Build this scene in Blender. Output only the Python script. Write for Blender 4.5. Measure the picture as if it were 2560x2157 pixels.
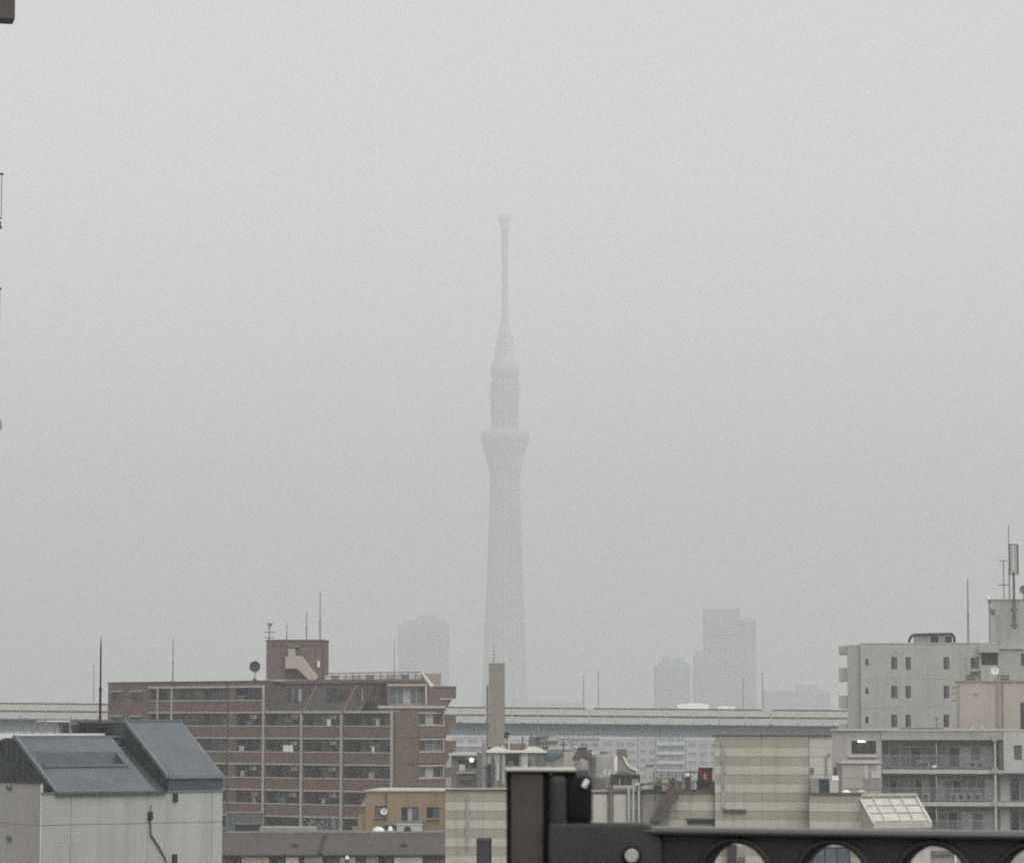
import bpy, bmesh, math, random
from mathutils import Matrix, Vector
R = math.radians
random.seed(7)
for o in list(bpy.data.objects):
    bpy.data.objects.remove(o)
C = bpy.context.scene.collection
scn = bpy.context.scene

# ------------------------------------------------------------------ camera, sky, sun, exposure
FPX, PW, PH, HORIZON, EYE = 8000.0, 2560.0, 2157.0, 1800.0, 24.0
PITCH = math.atan((HORIZON - PH / 2) / FPX)
cam = bpy.data.cameras.new('camera')
cam_o = bpy.data.objects.new('camera', cam)
C.objects.link(cam_o)
cam_o.location = (0, 0, EYE)
cam_o.rotation_euler = (math.pi / 2 + PITCH, 0, 0)
cam.sensor_fit = 'HORIZONTAL'
cam.sensor_width = 36.0
cam.lens = FPX / PW * 36.0
cam.clip_start = 0.1
cam.clip_end = 30000
cam.dof.use_dof = True
cam.dof.focus_distance = 300
cam.dof.aperture_fstop = 52
scn.camera = cam_o

SUN_EL, SUN_AZ = R(58), R(150)          # overcast: high, veiled, behind the camera's right shoulder
world = bpy.data.worlds.new('World')
scn.world = world
world.use_nodes = True
wt = world.node_tree
wt.nodes.clear()
sky = wt.nodes.new('ShaderNodeTexSky')
sky.sky_type = 'NISHITA'
sky.sun_disc = False
sky.sun_elevation = SUN_EL
sky.sun_rotation = SUN_AZ
sky.air_density = 1.0
sky.dust_density = 1.0
sky.ozone_density = 1.0
hs = wt.nodes.new('ShaderNodeHueSaturation')
hs.inputs['Saturation'].default_value = 0.10
bg = wt.nodes.new('ShaderNodeBackground')
bg.inputs['Strength'].default_value = 0.10
wo = wt.nodes.new('ShaderNodeOutputWorld')
wt.links.new(sky.outputs[0], hs.inputs['Color'])
wt.links.new(hs.outputs[0], bg.inputs['Color'])
wt.links.new(bg.outputs[0], wo.inputs['Surface'])

sun = bpy.data.lights.new('sun', 'SUN')
sun.energy = 1.5
sun.angle = R(70)
sun.color = (1.0, 0.98, 0.95)
sun_o = bpy.data.objects.new('sun', sun)
C.objects.link(sun_o)
sdir = Vector((math.sin(SUN_AZ) * math.cos(SUN_EL), math.cos(SUN_AZ) * math.cos(SUN_EL), math.sin(SUN_EL)))
sun_o.rotation_euler = sdir.to_track_quat('Z', 'Y').to_euler()
sun_o.location = (0, 0, 900)

scn.view_settings.view_transform = 'Standard'
scn.view_settings.look = 'None'
scn.view_settings.exposure = 0.84
scn.view_settings.gamma = 1.0
scn.view_settings.use_curve_mapping = False
scn.render.engine = 'CYCLES'
scn.cycles.use_denoising = False            # the fine grain of a phone picture stays in
scn.cycles.pixel_filter_type = 'BLACKMAN_HARRIS'
scn.cycles.filter_width = 1.9
scn.cycles.volume_bounces = 2
scn.cycles.max_bounces = 6
scn.cycles.volume_step_rate = 10

HAZE_DENSITY = 0.00046

# ------------------------------------------------------------------ helpers
def mat(name, col, rough=0.85, var=0.10, scale=0.5, streak=0.0, spec=0.25, metal=0.0, bump=0.0, bscale=8.0, grain=0.06, gscale=9.0):
    m = bpy.data.materials.new(name)
    m.use_nodes = True
    nt = m.node_tree
    b = nt.nodes['Principled BSDF']
    b.inputs['Roughness'].default_value = rough
    b.inputs['Metallic'].default_value = metal
    b.inputs['Specular IOR Level'].default_value = spec
    tc = nt.nodes.new('ShaderNodeTexCoord')
    def noise(sc, mapscale=None, detail=4):
        n = nt.nodes.new('ShaderNodeTexNoise')
        n.inputs['Scale'].default_value = sc
        n.inputs['Detail'].default_value = detail
        if mapscale:
            mp = nt.nodes.new('ShaderNodeMapping')
            mp.inputs['Scale'].default_value = mapscale
            nt.links.new(tc.outputs['Object'], mp.inputs['Vector'])
            nt.links.new(mp.outputs[0], n.inputs['Vector'])
        else:
            nt.links.new(tc.outputs['Object'], n.inputs['Vector'])
        return n
    def rng(n, lo, hi, a=0.3, z=0.7):
        r = nt.nodes.new('ShaderNodeMapRange')
        r.inputs['From Min'].default_value = a
        r.inputs['From Max'].default_value = z
        r.inputs['To Min'].default_value = lo
        r.inputs['To Max'].default_value = hi
        nt.links.new(n.outputs['Fac'], r.inputs['Value'])
        return r.outputs[0]
    fac = rng(noise(scale), 1 - var, 1 + var)
    def mul(a, c):
        q = nt.nodes.new('ShaderNodeMath')
        q.operation = 'MULTIPLY'
        nt.links.new(a, q.inputs[0])
        nt.links.new(c, q.inputs[1])
        return q.outputs[0]
    if grain:
        fac = mul(fac, rng(noise(gscale, detail=6), 1 - grain, 1 + grain))
    if streak:
        fac = mul(fac, rng(noise(1.0, (2.2, 2.2, 0.12)), 1 - streak, 1.0, 0.30, 0.52))
    vm = nt.nodes.new('ShaderNodeVectorMath')
    vm.operation = 'SCALE'
    vm.inputs[0].default_value = col
    nt.links.new(fac, vm.inputs['Scale'])
    nt.links.new(vm.outputs[0], b.inputs['Base Color'])
    if bump:
        bn = nt.nodes.new('ShaderNodeBump')
        bn.inputs['Strength'].default_value = bump
        bn.inputs['Distance'].default_value = 0.02
        nt.links.new(noise(bscale).outputs['Fac'], bn.inputs['Height'])
        nt.links.new(bn.outputs[0], b.inputs['Normal'])
    return m

def emit(name, col, s):
    m = mat(name, col)
    b = m.node_tree.nodes['Principled BSDF']
    b.inputs['Emission Color'].default_value = (*col, 1)
    b.inputs['Emission Strength'].default_value = s
    return m

def see_thru(name, col, a):
    m = mat(name, col, rough=0.2, spec=0.5)
    m.node_tree.nodes['Principled BSDF'].inputs['Alpha'].default_value = a
    return m

class MB:
    def __init__(s):
        s.v, s.f = [], []
    def quad(s, *p):
        n = len(s.v)
        s.v += [tuple(q) for q in p]
        s.f.append(tuple(range(n, n + len(p))))
        return s
    def box(s, x0, x1, y0, y1, z0, z1):
        if x1 < x0: x0, x1 = x1, x0
        if y1 < y0: y0, y1 = y1, y0
        if z1 < z0: z0, z1 = z1, z0
        n = len(s.v)
        s.v += [(x0, y0, z0), (x1, y0, z0), (x1, y1, z0), (x0, y1, z0), (x0, y0, z1), (x1, y0, z1), (x1, y1, z1), (x0, y1, z1)]
        for q in ((0, 3, 2, 1), (4, 5, 6, 7), (0, 1, 5, 4), (1, 2, 6, 5), (2, 3, 7, 6), (3, 0, 4, 7)):
            s.f.append(tuple(n + i for i in q))
        return s
    def prism(s, pts, y0, y1):
        """pts: (x,z) outline, counter-clockwise seen from the front; extruded y0 (front) .. y1 (back)"""
        a = sum(pts[i][0] * pts[(i + 1) % len(pts)][1] - pts[(i + 1) % len(pts)][0] * pts[i][1] for i in range(len(pts)))
        if a < 0: pts = pts[::-1]
        n, k = len(s.v), len(pts)
        s.v += [(p[0], y0, p[1]) for p in pts] + [(p[0], y1, p[1]) for p in pts]
        s.f.append(tuple(range(n, n + k)))
        s.f.append(tuple(range(n + 2 * k - 1, n + k - 1, -1)))
        for i in range(k):
            j = (i + 1) % k
            s.f.append((n + j, n + i, n + k + i, n + k + j))
        return s
    def prism_x(s, pts, x0, x1):
        """pts: (y,z) outline extruded along x"""
        n, k = len(s.v), len(pts)
        s.v += [(x0, p[0], p[1]) for p in pts] + [(x1, p[0], p[1]) for p in pts]
        s.f.append(tuple(range(n, n + k)))
        s.f.append(tuple(range(n + 2 * k - 1, n + k - 1, -1)))
        for i in range(k):
            j = (i + 1) % k
            s.f.append((n + i, n + k + i, n + k + j, n + j))
        return s
    def tube(s, a, b, r0, r1=None, k=8):
        r1 = r0 if r1 is None else r1
        a, b = Vector(a), Vector(b)
        d = (b - a).normalized()
        e = d.orthogonal().normalized()
        g = d.cross(e)
        n = len(s.v)
        for c, r in ((a, r0), (b, r1)):
            for i in range(k):
                t = 2 * math.pi * i / k
                s.v.append(tuple(c + (e * math.cos(t) + g * math.sin(t)) * r))
        for i in range(k):
            j = (i + 1) % k
            s.f.append((n + i, n + j, n + k + j, n + k + i))
        s.f.append(tuple(range(n + k - 1, n - 1, -1)))
        s.f.append(tuple(range(n + k, n + 2 * k)))
        return s
    def path(s, pts, r, k=8):
        for a, b in zip(pts, pts[1:]):
            s.tube(a, b, r, r, k)
        return s
    def lathe(s, prof, c=(0, 0, 0), axis='z', k=24, caps=True):
        """prof: (r, h) list along the axis"""
        n = len(s.v)
        for r, h in prof:
            for i in range(k):
                t = 2 * math.pi * i / k
                a, b = r * math.cos(t), r * math.sin(t)
                s.v.append((c[0] + a, c[1] + b, c[2] + h) if axis == 'z' else (c[0] + a, c[1] + h, c[2] + b))
        for q in range(len(prof) - 1):
            for i in range(k):
                j = (i + 1) % k
                s.f.append((n + q * k + i, n + q * k + j, n + (q + 1) * k + j, n + (q + 1) * k + i))
        if caps:
            s.f.append(tuple(range(n, n + k))[::-1])
            s.f.append(tuple(range(n + (len(prof) - 1) * k, n + len(prof) * k)))
        return s
    def wall(s, x0, x1, z0, z1, y, holes, rev=0.18):
        """front sheet at y with real rectangular openings and reveals"""
        xs = sorted({x0, x1, *[h[0] for h in holes], *[h[1] for h in holes]})
        zs = sorted({z0, z1, *[h[2] for h in holes], *[h[3] for h in holes]})
        for a, b in zip(xs, xs[1:]):
            for c, d in zip(zs, zs[1:]):
                mx, mz = (a + b) / 2, (c + d) / 2
                if not any(h[0] < mx < h[1] and h[2] < mz < h[3] for h in holes):
                    s.quad((a, y, c), (b, y, c), (b, y, d), (a, y, d))
        for a, b, c, d in holes:
            s.quad((a, y, c), (a, y + rev, c), (b, y + rev, c), (b, y, c))
            s.quad((a, y, d), (b, y, d), (b, y + rev, d), (a, y + rev, d))
            s.quad((a, y, c), (a, y, d), (a, y + rev, d), (a, y + rev, c))
            s.quad((b, y, c), (b, y + rev, c), (b, y + rev, d), (b, y, d))
        return s
    def shell(s, x0, x1, z0, z1, y0, y1, holes=(), rev=0.18):
        """a closed building body whose front has openings"""
        s.wall(x0, x1, z0, z1, y0, list(holes), rev)
        s.quad((x0, y1, z0), (x0, y0, z0), (x0, y0, z1), (x0, y1, z1))
        s.quad((x1, y0, z0), (x1, y1, z0), (x1, y1, z1), (x1, y0, z1))
        s.quad((x1, y1, z0), (x0, y1, z0), (x0, y1, z1), (x1, y1, z1))
        s.quad((x0, y0, z1), (x1, y0, z1), (x1, y1, z1), (x0, y1, z1))
        return s
    def mesh(s, name, m, smooth=False):
        me = bpy.data.meshes.new(name)
        me.from_pydata(s.v, [], s.f)
        if m: me.materials.append(m)
        if smooth:
            for p in me.polygons: p.use_smooth = True
        me.update()
        return me

class Frame:
    """a vertical facade plane: origin on the ground, x along it, y into the building, z up"""
    def __init__(s, px, dist, ang=0.0, at=None):
        s.ang = R(ang)
        if at is not None:
            s.o = Vector((at[0], at[1], 0))
        else:
            r = ray(px, HORIZON)
            s.o = Vector((r.x / r.y * dist, dist, 0))
        s.u = Vector((math.cos(s.ang), math.sin(s.ang), 0))
        s.n = Vector((-math.sin(s.ang), math.cos(s.ang), 0))
        s.M = Matrix.Translation(s.o) @ Matrix.Rotation(s.ang, 4, 'Z')
    def hit(s, px, py, y=0.0):
        d = ray(px, py)
        e = Vector((0, 0, EYE))
        t = ((s.o + s.n * y - e).dot(s.n)) / d.dot(s.n)
        p = e + d * t
        return (p - s.o).dot(s.u), p.z
    def X(s, px, y=0.0):
        return s.hit(px, HORIZON, y)[0]
    def Z(s, px, py, y=0.0):
        return s.hit(px, py, y)[1]
    def side(s, px, py, x):
        """where the ray meets the vertical plane x = const of this frame: (y, z)"""
        d = ray(px, py)
        e = Vector((0, 0, EYE))
        t = ((s.o + s.u * x - e).dot(s.u)) / d.dot(s.u)
        p = e + d * t
        return (p - s.o).dot(s.n), p.z
    def rect(s, x0, x1, y0, y1, y=0.0):
        xm = (x0 + x1) / 2
        ym = (y0 + y1) / 2
        return s.hit(x0, ym, y)[0], s.hit(x1, ym, y)[0], s.Z(xm, y1, y), s.Z(xm, y0, y)
    def local_of(s, other_pt):
        q = Vector(other_pt) - s.o
        return q.dot(s.u), q.dot(s.n), q.z

def ray(px, py):
    a, b = (px - PW / 2) / FPX, (PH / 2 - py) / FPX
    return Vector((a, math.cos(PITCH) - b * math.sin(PITCH), math.sin(PITCH) + b * math.cos(PITCH)))

def link(o):
    C.objects.link(o)
    return o

def thing(name, label, cat, fr, base=(0, 0, 0), group=None):
    o = link(bpy.data.objects.new(name, None))
    o.empty_display_size = 0.5
    o.matrix_world = fr.M @ Matrix.Translation(base)
    o['label'], o['category'] = label, cat
    if group: o['group'] = group
    ROOT[o.name] = o.matrix_world.copy()
    return o
ROOT = {}
def part(name, mb, m, fr, root, smooth=False, under=None):
    """a mesh child of a thing (or a sub-part under one of its parts); vertices are in the frame fr"""
    me = mb if isinstance(mb, bpy.types.Mesh) else mb.mesh(name, m, smooth)
    o = link(bpy.data.objects.new(name, me))
    p = under or root
    o.parent = p
    o.matrix_parent_inverse = ROOT[p.name].inverted()
    o.matrix_basis = fr.M
    ROOT[o.name] = fr.M.copy()
    return o
def single(name, mb, m, fr, label, cat, group=None, kind=None, smooth=False):
    o = link(bpy.data.objects.new(name, mb.mesh(name, m, smooth)))
    o.matrix_world = fr.M
    if label: o['label'] = label
    if cat: o['category'] = cat
    if group: o['group'] = group
    if kind: o['kind'] = kind
    return o

# ------------------------------------------------------------------ materials
m_asphalt = mat('asphalt', (0.06, 0.06, 0.062), var=0.25, scale=0.02)
m_pale = mat('pale_green_render', (0.41, 0.43, 0.383), var=0.05, scale=0.7, streak=0.16)
m_pale_joint = mat('render_joint', (0.30, 0.31, 0.28), var=0.1)
m_pinkwall = mat('pinkish_grey_render', (0.66, 0.625, 0.58), var=0.06, streak=0.10)
m_slate = mat('blue_grey_metal_roof', (0.168, 0.185, 0.197), rough=0.5, var=0.08, scale=0.8, spec=0.4, streak=0.12)
m_slate_dark = mat('dark_grey_cladding', (0.085, 0.095, 0.097), rough=0.6, var=0.2, scale=1.2, streak=0.2)
m_recess = mat('recess_sheet', (0.15, 0.165, 0.168), rough=0.6, var=0.1, scale=1.5)
m_charcoal = mat('charcoal_metal', (0.035, 0.035, 0.04), rough=0.6, var=0.15)
m_white = mat('white_paint', (0.75, 0.76, 0.74), var=0.05, streak=0.08)
m_ivory = mat('ivory_trim', (0.43, 0.395, 0.35), var=0.08, scale=1.2, streak=0.15)
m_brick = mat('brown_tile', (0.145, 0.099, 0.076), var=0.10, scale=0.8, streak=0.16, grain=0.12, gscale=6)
m_brick_deep = mat('brown_tile_dark_and_shade', (0.080, 0.060, 0.051), var=0.12, scale=0.8, streak=0.16)  # darker brown; in the balcony recesses the shade is put into the colour
m_mauve = mat('mauve_brown_render', (0.150, 0.106, 0.095), var=0.07, scale=0.7, streak=0.14)
m_slope = mat('dark_brown_slope_sheet', (0.065, 0.052, 0.047), rough=0.5, var=0.2, scale=0.8)
m_glass = mat('window_glass', (0.022, 0.025, 0.028), rough=0.12, var=0.3, scale=0.9, spec=0.5)
m_glass_b = mat('window_glass_bluish', (0.10, 0.125, 0.14), rough=0.15, var=0.3, scale=0.9, spec=0.5)
m_curtain = mat('curtain_behind_glass', (0.36, 0.37, 0.355), rough=0.3, var=0.15, scale=3, spec=0.5)
m_curtain_d = mat('dim_curtain_behind_glass', (0.12, 0.122, 0.118), rough=0.3, var=0.25, scale=2, spec=0.5)
m_alu = mat('aluminium', (0.42, 0.42, 0.41), rough=0.45, var=0.05, spec=0.5)
m_bronze = mat('bronze_window_frame', (0.09, 0.08, 0.07), rough=0.5, var=0.05)
m_pole = mat('galvanised_pole', (0.27, 0.27, 0.265), rough=0.6, var=0.1)
m_dark = mat('dark_metal', (0.035, 0.035, 0.035), rough=0.6, var=0.1)
m_beigeA = mat('beige_band', (0.475, 0.457, 0.38), var=0.05, scale=0.8, streak=0.15)
m_beigeB = mat('dark_beige_band', (0.35, 0.328, 0.272), var=0.05, scale=0.8, streak=0.15)
m_beigeC = mat('pale_beige_side', (0.50, 0.485, 0.43), var=0.05, scale=0.8, streak=0.08)
m_coping = mat('dark_coping', (0.10, 0.092, 0.08), rough=0.6, var=0.15)
m_stain = mat('weather_stain_patch', (0.33, 0.315, 0.275), var=0.25, scale=3)
m_ochre = mat('ochre_render', (0.30, 0.225, 0.14), var=0.06, scale=0.9, streak=0.12)
m_roofmauve = mat('grey_mauve_roof_sheet', (0.090, 0.077, 0.071), rough=0.7, var=0.06, scale=0.6, streak=0.08)
m_conc = mat('weathered_concrete', (0.27, 0.265, 0.25), var=0.14, scale=0.7, streak=0.18)
m_conc_d = mat('dark_concrete', (0.15, 0.145, 0.138), var=0.2, scale=0.9, streak=0.2)
m_tower = mat('taupe_concrete', (0.275, 0.245, 0.21), var=0.06, scale=0.9, streak=0.10)
m_tarp = mat('cream_sheet', (0.68, 0.68, 0.60), var=0.06)
m_blue = mat('blue_tarp', (0.085, 0.135, 0.16), var=0.2, scale=2)
m_cream = mat('cream_barrier', (0.53, 0.525, 0.45), var=0.06, scale=0.6, streak=0.12)
m_cream2 = mat('cream_parapet', (0.50, 0.495, 0.455), var=0.06, scale=0.6, streak=0.12)
m_girder = mat('blue_grey_girder', (0.22, 0.26, 0.285), var=0.06, rough=0.6)
m_rail = mat('barrier_rail_and_gap_shadow', (0.045, 0.045, 0.05), var=0.1, rough=0.6)
m_mint = mat('grey_green_render', (0.395, 0.41, 0.36), var=0.05, scale=0.5, streak=0.16)
m_mint_d = mat('grey_green_render_dark', (0.36, 0.37, 0.33), var=0.08, scale=0.5, streak=0.16)  # darker tone for side and right walls, balconies and trim
m_pink = mat('pinkish_beige_render', (0.41, 0.37, 0.32), var=0.05, scale=0.6, streak=0.08)
m_pink_d = mat('pinkish_brown_pipe', (0.29, 0.25, 0.225), var=0.08)
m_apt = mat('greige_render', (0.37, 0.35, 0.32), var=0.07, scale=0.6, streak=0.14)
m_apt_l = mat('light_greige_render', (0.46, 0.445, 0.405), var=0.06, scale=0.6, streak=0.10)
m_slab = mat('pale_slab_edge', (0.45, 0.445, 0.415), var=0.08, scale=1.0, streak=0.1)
m_aptin = mat('recess_render_shade', (0.20, 0.19, 0.175), var=0.1, scale=0.6, streak=0.14)  # darker greige; balcony recess shade put into the back wall colour
m_film = see_thru('smoked_balcony_glass', (0.20, 0.205, 0.20), 0.22)
m_red = mat('faded_red_plastic', (0.17, 0.045, 0.038), var=0.12, scale=3)
m_navy = mat('navy_plastic', (0.035, 0.045, 0.065), var=0.2, scale=3)
m_rust = mat('rust_brown_metal', (0.10, 0.075, 0.065), rough=0.7, var=0.2, scale=2)
m_green = mat('green_mesh_sheet', (0.095, 0.115, 0.108), var=0.3, scale=3)
m_panel = mat('white_roof_glass', (0.46, 0.45, 0.40), rough=0.35, var=0.14, scale=1.8, spec=0.5)
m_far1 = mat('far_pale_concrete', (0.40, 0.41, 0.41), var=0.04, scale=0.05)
m_far2 = mat('far_grey_concrete', (0.37, 0.395, 0.425), var=0.04, scale=0.05)  # lightened, so part of the distant haze is in the colour
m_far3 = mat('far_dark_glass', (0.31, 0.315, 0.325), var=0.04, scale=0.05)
m_far4 = mat('far_hazed_band', (0.345, 0.37, 0.40), var=0.04, scale=0.05)  # close to the wall tone; haze over far windows put into the colour
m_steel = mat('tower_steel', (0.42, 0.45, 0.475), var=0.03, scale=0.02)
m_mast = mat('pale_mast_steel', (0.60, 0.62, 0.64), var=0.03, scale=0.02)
m_farw = mat('far_pale_balcony', (0.52, 0.53, 0.53), var=0.04, scale=0.2)  # toned down from white; fading by haze put into the colour
m_farp = mat('far_hazed_pane', (0.25, 0.265, 0.28), rough=0.3, var=0.1, scale=0.3, spec=0.5)  # paler than near glass; haze painted into the far panes
m_truck = mat('clean_white_paint', (0.90, 0.90, 0.89), var=0.03)
m_post = mat('taupe_powder_coat', (0.052, 0.044, 0.036), rough=0.55, var=0.10, scale=35, spec=0.3, grain=0.08, gscale=300, bump=0.2, bscale=900)
m_post_edge = mat('dark_post_edge', (0.008, 0.005, 0.005), rough=0.6, var=0.05, scale=20)  # near-black for the post's outer edges and under the cap
m_black = mat('black_plastic', (0.022, 0.022, 0.021), rough=0.48, var=0.18, scale=45, spec=0.4, grain=0.14, gscale=260, bump=0.25, bscale=900)
m_rim = mat('sky_highlight_rim', (0.075, 0.073, 0.068), rough=0.32, var=0.05, scale=30, spec=0.6)  # lighter base paints the sky highlight along the arm's top edge
m_black_d = mat('matt_black_shade_and_washer', (0.004, 0.004, 0.004), rough=0.7, var=0.05, scale=30)  # washer black; also the painted shade of the bracket slot
m_cap = mat('cream_end_cap', (0.42, 0.42, 0.36), rough=0.5, var=0.06, scale=30)
m_bolt = mat('bolt_head', (0.36, 0.36, 0.32), rough=0.4, var=0.1, scale=80, spec=0.6)
m_chrome = mat('bright_screw', (0.6, 0.63, 0.58), rough=0.35, var=0.05, scale=60, spec=0.8)
m_lamp = emit('lit_yellow_lamp', (1.0, 0.93, 0.45), 4.0)
m_lampw = emit('lit_white_lamp', (1.0, 0.98, 0.94), 3.0)

PANES = [m_glass, m_glass, m_glass_b, m_curtain_d]
def window(fr, root, x0, x1, z0, z1, y, frame_m=None, panes=2, pane_ms=None, t=0.05, sill=None):
    """frame with mullions, panes as its sub-parts; y = outer face of the frame"""
    f = MB()
    f.box(x0, x1, y, y + 0.07, z0, z0 + t).box(x0, x1, y, y + 0.07, z1 - t, z1)
    f.box(x0, x0 + t, y, y + 0.07, z0 + t, z1 - t).box(x1 - t, x1, y, y + 0.07, z0 + t, z1 - t)
    w = (x1 - x0 - 2 * t) / panes
    for i in range(1, panes):
        xm = x0 + t + w * i
        f.box(xm - t / 2, xm + t / 2, y + 0.005, y + 0.065, z0 + t, z1 - t)
    o = part('window', f, frame_m or m_alu, fr, root)
    for i in range(panes):
        pm = (pane_ms[i % len(pane_ms)] if pane_ms else random.choice(PANES))
        part('pane', MB().box(x0 + t + w * i + 0.01, x0 + t + w * (i + 1) - 0.01, y + 0.03, y + 0.045, z0 + t, z1 - t), pm, fr, root, under=o)
    if sill:
        part('sill', MB().box(x0 - 0.06, x1 + 0.06, y - 0.28, y + 0.0, z0 - 0.09, z0 - 0.01), sill, fr, root, under=o)
    return o

def rod(px, ybot, ytop, dist, r, label, m=None, fr=None, y=0, name='lightning_rod', taper=0.5, group='lightning rods', sections=True):
    f = fr or Frame(px, dist)
    x, z0 = f.hit(px, ybot, y)
    z1 = f.Z(px, ytop, y)
    mb = MB()
    if sections:
        zm = z0 + (z1 - z0) * 0.42
        mb.tube((x, y, z0 - 0.05), (x, y, zm), r, r).tube((x, y, zm), (x, y, z1 - 0.35), r * 0.72, r * 0.6).tube((x, y, z1 - 0.35), (x, y, z1), r * 0.6, r * 0.15)
        mb.tube((x, y, zm - 0.05), (x, y, zm + 0.05), r * 1.25)
    else:
        mb.tube((x, y, z0 - 0.05), (x, y, z1), r, r * taper)
    mb.box(x - r * 2.5, x + r * 2.5, y - r * 2.5, y + r * 2.5, z0 - 0.06, z0 + 0.03)
    return single(name, mb, m or m_pole, f, label, 'rod', group)

def dish(fr, px, py, rpx, y, ybot, label, m, tilt=0.35, stand=None, name='satellite_dish', cat='dish'):
    """parabolic bowl facing the viewer on a stand"""
    x, z = fr.hit(px, py, y)
    r = abs(fr.hit(px + rpx, py, y)[0] - x)
    zb = fr.Z(px, ybot, y)
    t = thing(name, label, cat, fr, (x, y, zb))
    b = MB().lathe([(r, 0.0), (r * 0.98, 0.03 * r), (r * 0.7, 0.16 * r), (r * 0.35, 0.24 * r), (0.02, 0.27 * r)], (x, y, z), 'y', 20, False)
    part('bowl', b, m, fr, t, smooth=True)
    s = MB().tube((x, y + 0.3 * r, z), (x, y + 0.3 * r, zb), max(0.03, 0.08 * r)).prism([(x - 0.5 * r, zb - 0.02), (x + 0.5 * r, zb - 0.02), (x, zb + 0.55 * r)], y + 0.2 * r, y + 0.4 * r)
    part('stand', s, stand or m_pole, fr, t)
    f = MB().tube((x, y + 0.1 * r, z - 0.9 * r), (x, y - 0.55 * r, z - 0.15 * r), 0.03 * r + 0.008).tube((x, y - 0.55 * r, z - 0.2 * r), (x, y - 0.4 * r, z + 0.0 * r), 0.09 * r)
    part('feed_arm', f, m_dark, fr, t)
    return t

# ================================================================== GROUND AND HAZE
W0 = Frame(1280, 0, 0, at=(0, 0))
g = MB().quad((-3000, -400, 0), (3000, -400, 0), (3000, 8800, 0), (-3000, 8800, 0))
single('ground', g, m_asphalt, W0, None, None, kind='structure')

hz = MB().box(-3050, 3050, -450, 8900, -1.0, 648)
m_haze = bpy.data.materials.new('haze')
m_haze.use_nodes = True
nt = m_haze.node_tree
nt.nodes.clear()
ov = nt.nodes.new('ShaderNodeOutputMaterial')
pv = nt.nodes.new('ShaderNodeVolumePrincipled')
pv.inputs['Color'].default_value = (0.861, 0.876, 0.857, 1)
pv.inputs['Density'].default_value = HAZE_DENSITY
pv.inputs['Anisotropy'].default_value = 0.0
nt.links.new(pv.outputs[0], ov.inputs['Volume'])
hz_o = single('haze', hz, m_haze, W0, 'pale grey rain haze over the whole city', 'haze', kind='stuff')

# ================================================================== DISTANT TOWERS IN THE HAZE
# ---- the broadcasting tower, 634 m tall, 3.9 km away
FT = Frame(1262, 3900)
t = thing('broadcast_tower', 'very tall slender broadcasting tower with two observation decks, nearly lost in haze', 'tower', FT)
def tz(py): return FT.Z(1262, py)
PXM = FPX / 3900
prof = [(1849, 70), (1780, 61), (1700, 54), (1550, 48.5), (1440, 43), (1300, 39), (1230, 37), (1172, 37)]
K = 24
mbc, mbl = MB(), MB()
mbc.lathe([(p[1] / PXM * 0.95, tz(p[0])) for p in prof], k=18)
rings = []
for i in range(27):
    py = 1849 + (1172 - 1849) * i / 26
    for (a, ra), (b, rb) in zip(prof, prof[1:]):
        if a >= py >= b:
            rr = ra + (rb - ra) * (a - py) / (a - b)
    rings.append((tz(py), rr / PXM))
def rp(z, r, k, n=K):
    a = 2 * math.pi * k / n
    return (r * math.cos(a), r * math.sin(a), z)
for (za, ra), (zb, rb) in zip(rings, rings[1:]):
    for k in range(K):
        mbl.tube(rp(za, ra, k), rp(zb, rb, k), 1.0, 1.0, 4)
        mbl.tube(rp(za, ra, k), rp(zb, rb, k + (1 if k % 2 else -1)), 0.6, 0.6, 4)
        mbl.tube(rp(zb, rb, k), rp(zb, rb, k + 1), 0.6, 0.6, 4)
def lattice_to(mb, rows, K2, step, r1, r2):
    rr = []
    for (a, ra), (b, rb) in zip(rows, rows[1:]):
        n_ = max(1, int(abs(a - b) / step))
        for i in range(n_):
            rr.append((tz(a + (b - a) * i / n_), (ra + (rb - ra) * i / n_) / PXM))
    rr.append((tz(rows[-1][0]), rows[-1][1] / PXM))
    for (za, ra), (zb, rb) in zip(rr, rr[1:]):
        for k in range(K2):
            mb.tube(rp(za, ra, k, K2), rp(zb, rb, k, K2), r1, r1, 4)
            mb.tube(rp(za, ra, k, K2), rp(zb, rb, k + (1 if k % 2 else -1), K2), r2, r2, 4)
            mb.tube(rp(zb, rb, k, K2), rp(zb, rb, k + 1, K2), r2, r2, 4)
part('core_shaft', mbc, m_steel, FT, t, True)
part('lattice', mbl, m_steel, FT, t)
def deck(name, rows, m=m_steel):
    return part(name, MB().lathe([(r / PXM, tz(y)) for y, r in rows], k=32), m, FT, t, True)
d1 = deck('observation_deck', [(1183, 36), (1168, 42), (1140, 49), (1112, 57), (1088, 61), (1079, 61), (1076, 40)])
for yy, r in ((1130, 53.5), (1104, 60.5)):
    part('window_band', MB().lathe([(r / PXM, tz(yy)), ((r + 2) / PXM, tz(yy - 9))], k=32), m_far3, FT, t, under=d1)
part('upper_core', MB().lathe([(31 / PXM, tz(1078)), (31 / PXM, tz(1040)), (32.5 / PXM, tz(1000)), (33 / PXM, tz(962)), (28 / PXM, tz(936))], k=16), m_steel, FT, t)
ul = MB()
lattice_to(ul, [(1078, 33), (1040, 33), (1000, 34.5), (962, 36), (945, 30), (936, 28)], 16, 14, 0.9, 0.6)
part('upper_lattice', ul, m_steel, FT, t)
deck('upper_gallery', [(948, 31), (940, 35), (928, 37.5), (919, 36), (908, 30), (893, 25)])
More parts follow.
